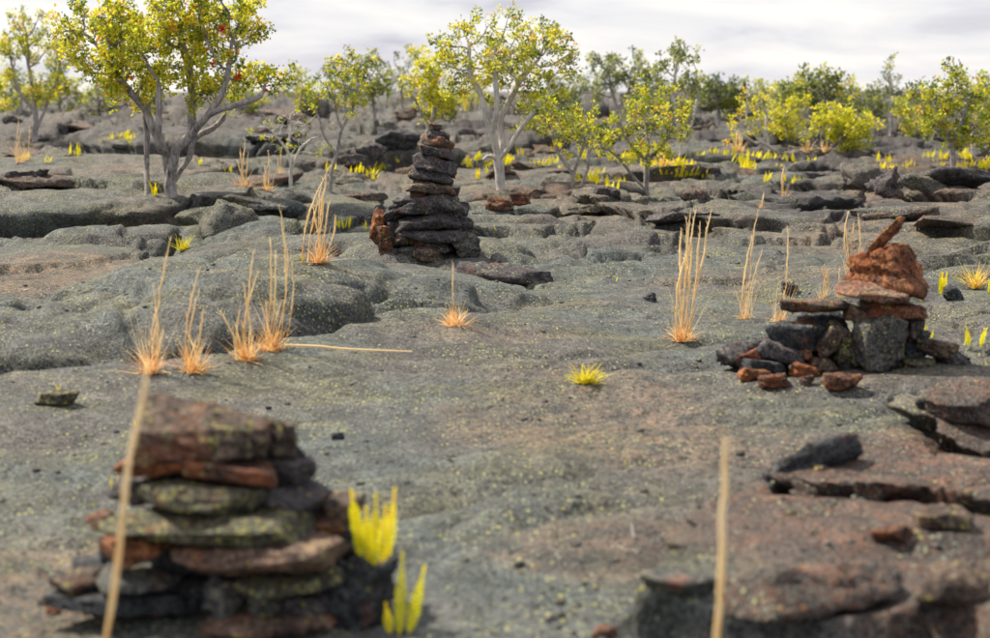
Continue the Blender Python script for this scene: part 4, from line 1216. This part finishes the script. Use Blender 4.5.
def colonize(limbs, blobs, n_att, step, kill, rs, jit=.35, iters=70, airy=24):
    clump = step * 1.15
    nodes = []; par = []
    for pts in limbs:
        rsm = resample(pts, step)
        if not nodes:
            nodes.append(rsm[0]); par.append(-1); prev = 0; rest = rsm[1:]
        else:
            dd = np.linalg.norm(np.array(nodes) - rsm[0], axis=1)
            j = int(dd.argmin())
            if dd[j] < step * 1.5: prev = j; rest = rsm[1:]
            else:                                             # a second stem from the ground
                nodes.append(rsm[0]); par.append(-1); prev = len(nodes) - 1; rest = rsm[1:]
        for p in rest:
            nodes.append(p + rs.normal(0, step * .12, 3)); par.append(prev); prev = len(nodes) - 1
    fixed = len(nodes)
    vol = np.array([b[3] * b[4] * b[5] for b in blobs]) ** .75; vol = vol / vol.sum()
    att = []
    for b, f in zip(blobs, vol):
        k = max(4, int(n_att * f)); v = rs.normal(size=(k, 3)); v /= np.linalg.norm(v, axis=1)[:, None]
        v *= (rs.rand(k) ** .42)[:, None]
        nc = max(3, k // airy)
        cl = v[:nc] * .97
        v = cl[rs.randint(0, nc, k)] + rs.normal(0, 1, (k, 3)) * clump / np.array(b[3:6])
        att.append(np.array(b[:3]) + v * np.array(b[3:6]))
    att = np.vstack(att)
    N = np.array(nodes)
    D = np.linalg.norm(att[:, None] - N[None], axis=2); nd = D.min(1); ni = D.argmin(1)
    for it in range(iters):
        if len(att) == 0: break
        acc = {}
        dv = att - N[ni]; dv /= np.linalg.norm(dv, axis=1)[:, None] + 1e-9
        S = np.zeros((len(N), 3)); np.add.at(S, ni, dv)
        act = np.unique(ni)
        dirs = S[act]; dirs /= np.linalg.norm(dirs, axis=1)[:, None] + 1e-6
        dirs = dirs + rs.normal(0, jit, dirs.shape) + np.array([0, 0, .06]); dirs /= np.linalg.norm(dirs, axis=1)[:, None]
        new = N[act] + dirs * step
        base = len(N); N = np.vstack([N, new]); par += act.tolist()
        D = np.linalg.norm(att[:, None] - new[None], axis=2); m_ = D.min(1); mi = D.argmin(1) + base
        up = m_ < nd; nd = np.where(up, m_, nd); ni = np.where(up, mi, ni)
        keep = nd > kill; att = att[keep]; nd = nd[keep]; ni = ni[keep]
    return N, np.array(par), fixed

def skeleton(N, par, tip, expo=2.35):
    n = len(N); kids = [[] for _ in range(n)]
    for i, p in enumerate(par):
        if p >= 0: kids[p].append(i)
    r = np.zeros(n)
    order = np.argsort(-np.arange(n))
    # parents may follow children only for joined limbs; walk by depth instead
    depth = np.zeros(n, int)
    for i in range(n):
        k = 0; j = i
        while par[j] >= 0 and k < 400: j = par[j]; k += 1
        depth[i] = k
    for i in np.argsort(-depth):
        r[i] = tip if not kids[i] else sum(r[k] ** expo for k in kids[i]) ** (1 / expo)
    return kids, r, depth

def tree(base, limbs, blobs, label, n_att=300, step=.10, kill=.13, tip=.006, leaf='leaf', bark='bark', leaves=(9, 14), lsize=.045, rs_seed=1, density=1.0,
         blossoms=(), group=None, tone=.45, jit=.35, thick=1.0, minr=.022, airy=24, name="ohia_tree"):
    rs = np.random.RandomState(rs_seed)
    base = Vector(base)
    t = thing(name, label, "tree", base, group)
    L = [[np.array(Vector(p) - base) for p in pl] for pl in limbs]
    for pl in L:
        if abs(pl[0][2]) < .35: pl[0] = pl[0] - np.array([0, 0, .12])
    B = [tuple(np.array(b[:3]) - np.array(base)) + tuple(b[3:]) for b in blobs]
    N, par, fixed = colonize(L, B, n_att, step, kill, rs, jit, airy=airy)
    kids, r, depth = skeleton(N, par, tip)
    r = np.where(np.arange(len(N)) < fixed, np.maximum(r * thick, minr * max(1.0, base.y / 30)), r)
    rmax = r.max()
    Vt, Ft, ot = [], [], 0; Vb, Fb, ob = [], [], 0
    starts = [i for i in range(len(N)) if par[i] < 0]
    done = set(); stack = [(i, -1) for i in starts]
    while stack:
        i, p = stack.pop()
        chain = [] if p < 0 else [p]
        rad = [] if p < 0 else [min(r[i] * 1.15, r[p])]
        j = i
        while True:
            chain.append(j); rad.append(r[j])
            if not kids[j]: break
            ks = sorted(kids[j], key=lambda q: -r[q])
            for q in ks[1:]: stack.append((q, j))
            j = ks[0]
        pts = N[chain].copy()
        if len(pts) < 2: continue
        rad = np.array(rad)
        if len(pts) > 4:
            pts[1:-1] = .5 * pts[1:-1] + .25 * (pts[:-2] + pts[2:])
        if p < 0: rad[:2] *= np.array([1.45, 1.15])
        big = rad[0] > .36 * rmax
        rad = rad * (1 + rs.normal(0, .06, len(rad))); rad[-1] *= .5
        v, f = tube(pts, rad, 8 if big else (5 if rad[0] > .012 else 3))
        if big: Vt.append(v); Ft.append(f + ot); ot += len(v)
        else: Vb.append(v); Fb.append(f + ob); ob += len(v)
    tr = link("trunk", mesh_from("trunk", np.vstack(Vt), np.vstack(Ft), MAT[bark]), t)
    if Vb: link("branches", mesh_from("branches", np.vstack(Vb), np.vstack(Fb), MAT[bark]), t, kind="stuff")
    # leaf rosettes at the twig ends
    tips = [i for i in range(len(N)) if (not kids[i] or r[i] < tip * 1.8) and i >= fixed]
    tips = np.array([i for i in tips if rs.rand() < (density if kids[i] else min(1, density * 1.4))])
    if len(tips):
        k = rs.randint(leaves[0], leaves[1] + 1, len(tips))
        idx = np.repeat(np.arange(len(tips)), k)
        n = len(idx)
        cen = N[tips][idx] + rs.normal(0, .62 * lsize, (n, 3))
        dv = rs.normal(size=(n, 3)); dv[:, 2] += .45; dv /= np.linalg.norm(dv, axis=1)[:, None]
        l = lsize * rs.uniform(.65, 1.25, n)[:, None]
        a0 = cen + dv * l * .35
        sd = np.cross(dv, rs.normal(size=(n, 3))); sd /= np.linalg.norm(sd, axis=1)[:, None] + 1e-6
        nr = np.cross(dv, sd)
        w = l * .34
        V = np.stack([a0, a0 + dv * l * .55 + sd * w + nr * l * .10, a0 + dv * l * 1.05, a0 + dv * l * .55 - sd * w + nr * l * .10], 1).reshape(-1, 3)
        F = np.arange(4 * n).reshape(-1, 4)
        ct = tone - .03 + rs.normal(0, .22, len(tips))
        tv = np.clip(ct[idx] + rs.normal(0, .10, n), 0, .93)
        tv = np.where(rs.rand(n) < .018, 1.0, tv)
        link("crown", mesh_from("crown", V, F, MAT[leaf], np.repeat(tv, 4), smooth=False), t)
    for bx, by, rr in blossoms:
        c = Vector(at_dist(bx, by, base.y - .7)) - base
        n = 60
        dv = rs.normal(size=(n, 3)); dv[:, 2] += .3; dv /= np.linalg.norm(dv, axis=1)[:, None]
        sd = np.cross(dv, [.3, .5, .8]); sd /= np.linalg.norm(sd, axis=1)[:, None]
        R_ = rr * rs.uniform(.7, 1.1, n)[:, None]; w = rr * .10
        V = np.stack([-sd * w * .3, sd * w * .3, dv * R_ + sd * w, dv * R_ - sd * w], 1).reshape(-1, 3)
        link("blossom", mesh_from("blossom", V, np.arange(4 * n).reshape(-1, 4), MAT['blossom'], np.repeat(rs.rand(n), 4), smooth=False), t, c)
    return t

def px_tree(bx, by, limbs_px, blobs_px, label, dist=None, depth_scale=.9, fac=None, **kw):
    """limb points (px, py, depth offset) and crown blobs (cx, cy, rx, ry) in the plane of the tree"""
    p = on_ground(bx, by) if dist is None else None
    if p is None:
        q = at_dist(bx, by, dist); p = Vector((q[0], dist, float(zat(q[0], dist))))
    d = p.y; m_ = d / FPX
    limbs = []
    for pl in limbs_px:
        pts = [Vector(at_dist(a[0], a[1], d + (a[2] if len(a) > 2 else 0))) for a in pl]
        if abs(pl[0][1] - by) < 8:                # starts on the ground
            g = pts[0]; pts[0] = Vector((g.x, d, float(zat(g.x, d)) - .02))
        limbs.append(pts)
    rs = random.Random(kw.get('rs_seed', 1))
    blobs = []
    for b in blobs_px:
        cx, cy, rx, ry = b[:4]
        dz = b[4] if len(b) > 4 else rs.uniform(-.3, .3) * max(rx, ry) * m_
        c = at_dist(cx, cy, d + dz)
        blobs.append((c[0], c[1], c[2], rx * m_, (rx + ry) / 2 * m_ * depth_scale, ry * m_))
    return tree(p, limbs, blobs, label, **kw)

# the large tree on the left
px_tree(172, 196,
    [[(172, 197), (170, 178), (176, 148, -.1), (193, 133, -.15), (210, 114, -.3), (221, 97, -.3), (228, 70, -.2)],
     [(193, 133, -.15), (191, 114, 0), (193, 86, .1), (186, 60, .2), (180, 35, .2)],
     [(170, 178), (167, 155, .1), (155, 134, .1), (145, 107, .1), (128, 90, 0), (112, 70, -.1)],
     [(151, 191, .25), (147, 165, .25), (147, 140, .2), (146, 117, .15), (145, 107, .1)],
     [(170, 178), (180, 170, .15), (190, 158, .2), (191, 141, .3), (212, 128, .4), (225, 118, .5)],
     [(210, 114, -.3), (221, 108, -.4), (241, 103, -.4), (262, 97, -.3)],
     [(167, 155, .1), (160, 150, -.3), (158, 120, -.4), (160, 90, -.4)]],
    [(185, 30, 80, 42), (120, 55, 50, 48), (95, 42, 42, 32), (250, 30, 32, 32), (252, 82, 38, 18), (282, 74, 12, 12), (180, -12, 75, 18), (165, 85, 50, 22), (225, 60, 40, 35), (150, 25, 60, 30)],
    "large many-stemmed ohia tree with twisted grey trunk, yellow leaves and red blossoms", n_att=2000, step=.072, kill=.075, tip=.0055, leaves=(18, 28), lsize=.046, rs_seed=3,
    tone=.58, thick=1.05, minr=.036, density=.62, blossoms=((222, 30, .055), (238, 77, .055), (213, 64, .04), (132, 78, .035), (266, 91, .03)))
# the pale tree in the middle
px_tree(502, 189,
    [[(502, 190), (499, 160), (492, 134, -.1), (485, 117, -.1), (483, 100, -.1), (468, 70, -.1), (470, 45, 0)],
     [(499, 160), (503, 140, .1), (499, 121, .1), (509, 103, .1), (516, 85, .1), (528, 70, .1)],
     [(499, 160), (509, 148, -.15), (520, 128, -.2), (537, 107, -.25), (552, 92, -.3)],
     [(492, 134, -.1), (497, 110, -.25), (496, 85, -.3), (492, 55, -.2)],
     [(498, 158), (488, 155, -.2), (482, 160, -.25)]],
    [(490, 26, 26, 18), (460, 46, 28, 18), (530, 58, 42, 30), (478, 72, 44, 22), (560, 62, 22, 24), (548, 96, 32, 12), (502, 60, 40, 24), (448, 62, 16, 22), (545, 40, 24, 18), (556, 110, 24, 16), (530, 85, 40, 18), (505, 14, 14, 8)],
    "pale-barked ohia tree with white forked trunk standing behind the tall cairn", n_att=1350, step=.075, kill=.08, tip=.0055, bark='bark_white', leaves=(18, 27), lsize=.046, rs_seed=5, tone=.54, minr=.03, thick=1.15, density=.42, airy=12)

G = "small ohia trees on the far lava"
TREES = [
    # base, limbs, blobs, label, options
    (35, 141, [[(35, 141), (36, 115), (33, 95), (30, 75)], [(35, 130), (45, 110), (52, 90)], [(36, 115), (22, 95), (14, 80)]],
     [(20, 55, 28, 35), (45, 50, 28, 32), (20, 95, 25, 16), (55, 90, 22, 14), (42, 22, 18, 10), (5, 85, 16, 25)],
     "leafy ohia tree left of the large tree with a pale slanting trunk", dict(n_att=420, tip=.011, lsize=.085, tone=.56, rs_seed=11)),
    (331, 192, [[(331, 194), (330, 175), (337, 155), (341, 130), (335, 105)], [(337, 155), (326, 140), (318, 118)], [(341, 130), (352, 110), (358, 85)]],
     [(338, 75, 26, 18), (358, 70, 18, 20), (318, 95, 16, 12), (352, 105, 18, 10), (335, 58, 14, 6)],
     "slender ohia tree with leaning grey stem left of the tall cairn", dict(n_att=170, tip=.007, lsize=.055, tone=.45, rs_seed=12, density=.8)),
    (290, 186, [[(290, 187), (291, 165), (287, 148), (275, 135)], [(291, 165), (300, 148), (312, 138)], [(287, 148), (292, 130), (290, 118)]],
     [(285, 128, 30, 14), (300, 142, 26, 10), (265, 132, 15, 8), (290, 115, 14, 8)],
     "low twiggy grey shrub with few leaves right of the large tree", dict(n_att=300, tip=.0055, lsize=.05, tone=.45, rs_seed=13, density=.16, bark='bark_white')),
    (423, 142, [[(423, 144), (430, 125), (435, 110), (432, 95)], [(430, 125), (420, 112), (416, 100)]],
     [(432, 85, 30, 16), (428, 108, 28, 14), (424, 60, 14, 14), (448, 98, 12, 14)],
     "small bright yellow ohia tree rising just behind the tall cairn's tip", dict(n_att=240, tip=.010, lsize=.085, tone=.62, rs_seed=14)),
    (577, 189, [[(577, 190), (572, 172), (560, 158), (556, 145)], [(572, 172), (580, 155), (584, 140)], [(577, 182), (588, 168), (590, 148)]],
     [(560, 125, 22, 20), (580, 120, 20, 18), (548, 112, 14, 14), (590, 132, 12, 12)],
     "small crooked dark-stemmed ohia tree between pale tree and spreading tree", dict(n_att=200, tip=.0065, lsize=.055, tone=.42, rs_seed=15, density=.7)),
    (648, 198, [[(648, 199), (646, 180), (647, 160), (650, 140)], [(646, 182), (630, 172), (618, 158)], [(647, 160), (662, 148), (672, 132)], [(647, 162), (632, 148), (622, 130)]],
     [(640, 120, 42, 24), (610, 130, 20, 20), (670, 122, 20, 24), (640, 100, 26, 12), (648, 148, 30, 12)],
     "spreading yellow ohia tree with a short split trunk on the cracked flat", dict(n_att=380, tip=.0065, lsize=.055, tone=.52, rs_seed=16, density=.8)),
    (680, 158, [[(680, 160), (682, 140), (676, 115), (672, 90)], [(682, 140), (694, 118), (698, 100)]],
     [(672, 70, 24, 22), (692, 82, 14, 18), (655, 95, 14, 12), (680, 52, 10, 8), (688, 110, 14, 10)],
     "tall sparse green ohia tree behind the spreading yellow tree", dict(n_att=220, tip=.010, lsize=.08, tone=.40, rs_seed=17, leaf='leaf_green', bark='bark_white', density=.8)),
    (618, 130, [[(618, 132), (616, 110), (612, 90)], [(616, 110), (628, 92), (634, 80)]],
     [(608, 78, 16, 16), (632, 70, 18, 14), (645, 84, 16, 12), (602, 62, 8, 7)],
     "dark green ohia tree standing far behind the crooked tree", dict(n_att=200, tip=.016, lsize=.13, tone=.35, rs_seed=18, leaf='leaf_green')),
    (782, 152, [[(782, 153), (770, 146), (760, 142), (752, 128), (745, 115)], [(770, 146), (766, 128), (768, 112)], [(760, 142), (748, 138), (738, 132)]],
     [(752, 98, 16, 10), (760, 115, 22, 14), (745, 125, 14, 10), (770, 105, 14, 8)],
     "bare white bent shrub with leaves only on top", dict(n_att=260, tip=.008, lsize=.07, tone=.72, rs_seed=19, bark='bark_white', density=.28)),
    (787, 146, [[(787, 148), (787, 130), (786, 118)]],
     [(787, 118, 16, 16), (793, 108, 10, 8), (780, 125, 9, 9), (786, 138, 10, 8)],
     "narrow bright yellow ohia sapling beside the bare white shrub", dict(n_att=200, tip=.010, lsize=.09, tone=.80, rs_seed=20, leaf='leaf_yellow')),
    (842, 152, [[(842, 153), (840, 140), (832, 125)], [(840, 140), (850, 128), (856, 118)]],
     [(836, 125, 26, 17), (855, 128, 16, 16), (830, 112, 14, 8), (850, 142, 16, 8)],
     "round bushy yellow ohia tree on the flat", dict(n_att=340, tip=.009, lsize=.085, tone=.78, rs_seed=21, leaf='leaf_yellow')),
    (812, 135, [[(812, 136), (812, 118), (806, 100)], [(812, 118), (822, 105), (826, 92)]],
     [(820, 88, 22, 12), (795, 92, 16, 10), (826, 78, 10, 6), (808, 100, 18, 7)],
     "broad dark green ohia tree behind the round yellow tree", dict(n_att=240, tip=.016, lsize=.13, tone=.40, rs_seed=22, leaf='leaf_green')),
    (891, 134, [[(891, 135), (889, 115), (892, 95), (889, 76)]],
     [(889, 80, 8, 12), (897, 88, 7, 8), (884, 98, 7, 8), (893, 110, 8, 9), (889, 66, 4, 5)],
     "thin upright tree with a pale straight stem and sparse leaves", dict(n_att=90, tip=.013, lsize=.11, tone=.25, rs_seed=23, leaf='leaf_green', bark='bark_white', density=.7)),
    (955, 168, [[(955, 170), (952, 150), (945, 128), (940, 110)], [(952, 150), (960, 128), (968, 105)], [(945, 128), (930, 115), (922, 102)]],
     [(942, 95, 30, 24), (970, 110, 18, 28), (922, 112, 16, 14), (950, 78, 20, 10), (940, 128, 24, 12), (968, 140, 14, 14)],
     "full ohia tree with dark crown at the right edge of the flat", dict(n_att=480, tip=.008, lsize=.07, tone=.42, rs_seed=24, density=.8)),
    (980, 157, [[(980, 158), (972, 145), (975, 125), (985, 105)]],
     [(985, 100, 16, 22), (1000, 110, 20, 26), (985, 80, 10, 8), (990, 130, 14, 12)],
     "pale-stemmed ohia tree at the far right beyond the full tree", dict(n_att=260, tip=.010, lsize=.085, tone=.42, rs_seed=25, bark='bark_white', density=.8)),
    (924, 146, [[(924, 147), (924, 132), (920, 120)], [(924, 132), (912, 122)]],
     [(908, 118, 14, 12), (920, 128, 12, 10), (902, 108, 8, 8)],
     "small leafy ohia tree left of the full tree", dict(n_att=150, tip=.010, lsize=.09, tone=.48, rs_seed=26)),
    (375, 122, [[(375, 124), (373, 100), (371, 80)]], [(370, 70, 8, 14), (378, 80, 8, 14), (366, 92, 8, 10)],
     "thin pale ohia tree far behind, left of a sparse grey one", dict(n_att=110, tip=.017, lsize=.15, tone=.40, rs_seed=27, leaf='leaf_green', density=.7)),
    (404, 118, [[(404, 120), (402, 98), (400, 80)]], [(398, 72, 10, 12), (408, 82, 10, 12), (402, 60, 6, 6), (395, 92, 10, 8)],
     "sparse grey-green ohia tree far behind the tall cairn", dict(n_att=130, tip=.019, lsize=.17, tone=.30, rs_seed=28, leaf='leaf_green', density=.7)),
    (720, 120, [[(720, 122), (719, 108), (717, 98)]], [(716, 92, 10, 10), (726, 98, 8, 8), (708, 100, 8, 8)],
     "small dark tree on the far rise between sparse tree and white shrub", dict(n_att=110, tip=.018, lsize=.16, tone=.22, rs_seed=29, leaf='leaf_green')),
    (875, 118, [[(875, 120), (873, 108)]], [(872, 104, 10, 8), (880, 108, 8, 6)],
     "low dark tree on the far rise left of the thin upright tree", dict(n_att=90, tip=.018, lsize=.16, tone=.22, rs_seed=30, leaf='leaf_green')),
    (740, 118, [[(740, 119), (740, 106)]], [(740, 100, 10, 9), (732, 106, 7, 6)],
     "low olive tree on the far rise behind the white shrub", dict(n_att=90, tip=.017, lsize=.15, tone=.35, rs_seed=31, leaf='leaf_green')),
    (60, 112, [[(60, 114), (58, 95)]], [(60, 84, 22, 16), (80, 94, 16, 12), (40, 92, 14, 12)],
     "dense ohia tree on the rise behind the leafy left tree", dict(n_att=220, tip=.02, lsize=.17, tone=.30, rs_seed=32)),
    (560, 124, [[(560, 126), (562, 105)]], [(562, 100, 14, 12), (575, 92, 10, 10)],
     "dim ohia tree far behind the pale tree", dict(n_att=120, tip=.017, lsize=.15, tone=.30, rs_seed=33, leaf='leaf_green')),
    (345, 112, [[(345, 114), (345, 95)]], [(342, 84, 12, 12), (352, 92, 10, 10)],
     "dim ohia tree far behind the slender leaning one", dict(n_att=110, tip=.018, lsize=.16, tone=.30, rs_seed=34, leaf='leaf_green')),
]
for bx, by, limbs, blobs, lab, kw in TREES:
    p = on_ground(bx, by)
    st = max(.08, 4.6 * p.y / FPX)
    kw = dict(dict(step=st, kill=st * 1.15, leaves=(16, 24), group=None), **kw); kw['density'] = kw.get('density', 1.0) * .68
    kw['n_att'] = int(kw['n_att'] * 1.5); kw['lsize'] *= .8; kw['tip'] *= .85
    px_tree(bx, by, limbs, blobs, lab, **kw)

rt = random.Random(41)
for k, (bx, by, hpx) in enumerate([(100, 112, 26), (245, 112, 24), (300, 112, 28), (470, 112, 24), (655, 112, 28), (765, 112, 20), (855, 112, 18), (980, 113, 32), (20, 114, 30)]):
    px_tree(bx, by, [[(bx, by + 1), (bx + rt.uniform(-3, 3), by - hpx * .5)]], [(bx + rt.uniform(-8, 8), by - hpx * rt.uniform(.55, .95), rt.uniform(7, 12), rt.uniform(5, 8)) for _ in range(4)],
            "small distant ohia tree in the row along the horizon", n_att=130, step=.26, kill=.3, tip=.015, lsize=.13, leaves=(12, 18), tone=rt.uniform(.3, .6), rs_seed=60 + k,
            leaf=rt.choice(['leaf', 'leaf_green', 'leaf_green']), group="distant trees along the horizon")

# dead twigs and pale scraps on the ground
def twigs(px, py, n, spread, label, seed, r=.003):
    r = r * .5
    p = on_ground(px, py); rs = np.random.RandomState(seed)
    t = thing("dead_twigs", label, "twigs", p)
    for k in range(n):
        a = rs.uniform(0, 6.28); l = rs.uniform(.03, .12); c = rs.normal(0, spread, 2)
        s = np.linspace(-.5, .5, 5)
        X = c[0] + np.cos(a) * l * s; Y = c[1] + np.sin(a) * l * s + rs.normal(0, .01, 5)
        Z = np.array([float(zat(p.x + x, p.y + y)) - p.z + .008 + rs.uniform(0, .02) for x, y in zip(X, Y)])
        V, F = tube(np.stack([X, Y, Z], 1), np.full(5, r) * rs.uniform(.7, 1.2), 4)
        link("twig", mesh_from("twig", V, F, MAT['bark_white']), t)
twigs(48, 294, 14, .18, "scatter of pale dead twigs in the brown hollow left of the hump", 1, .004)
twigs(96, 325, 8, .06, "small knot of white twigs beside the dark rounded toe", 2, .004)
twigs(655, 552, 6, .14, "few pale bits of twig on the grit left of the maroon platform", 3, .004)
twigs(388, 560, 5, .05, "grey dead twigs at the foot of the yellow fern", 4, .003)
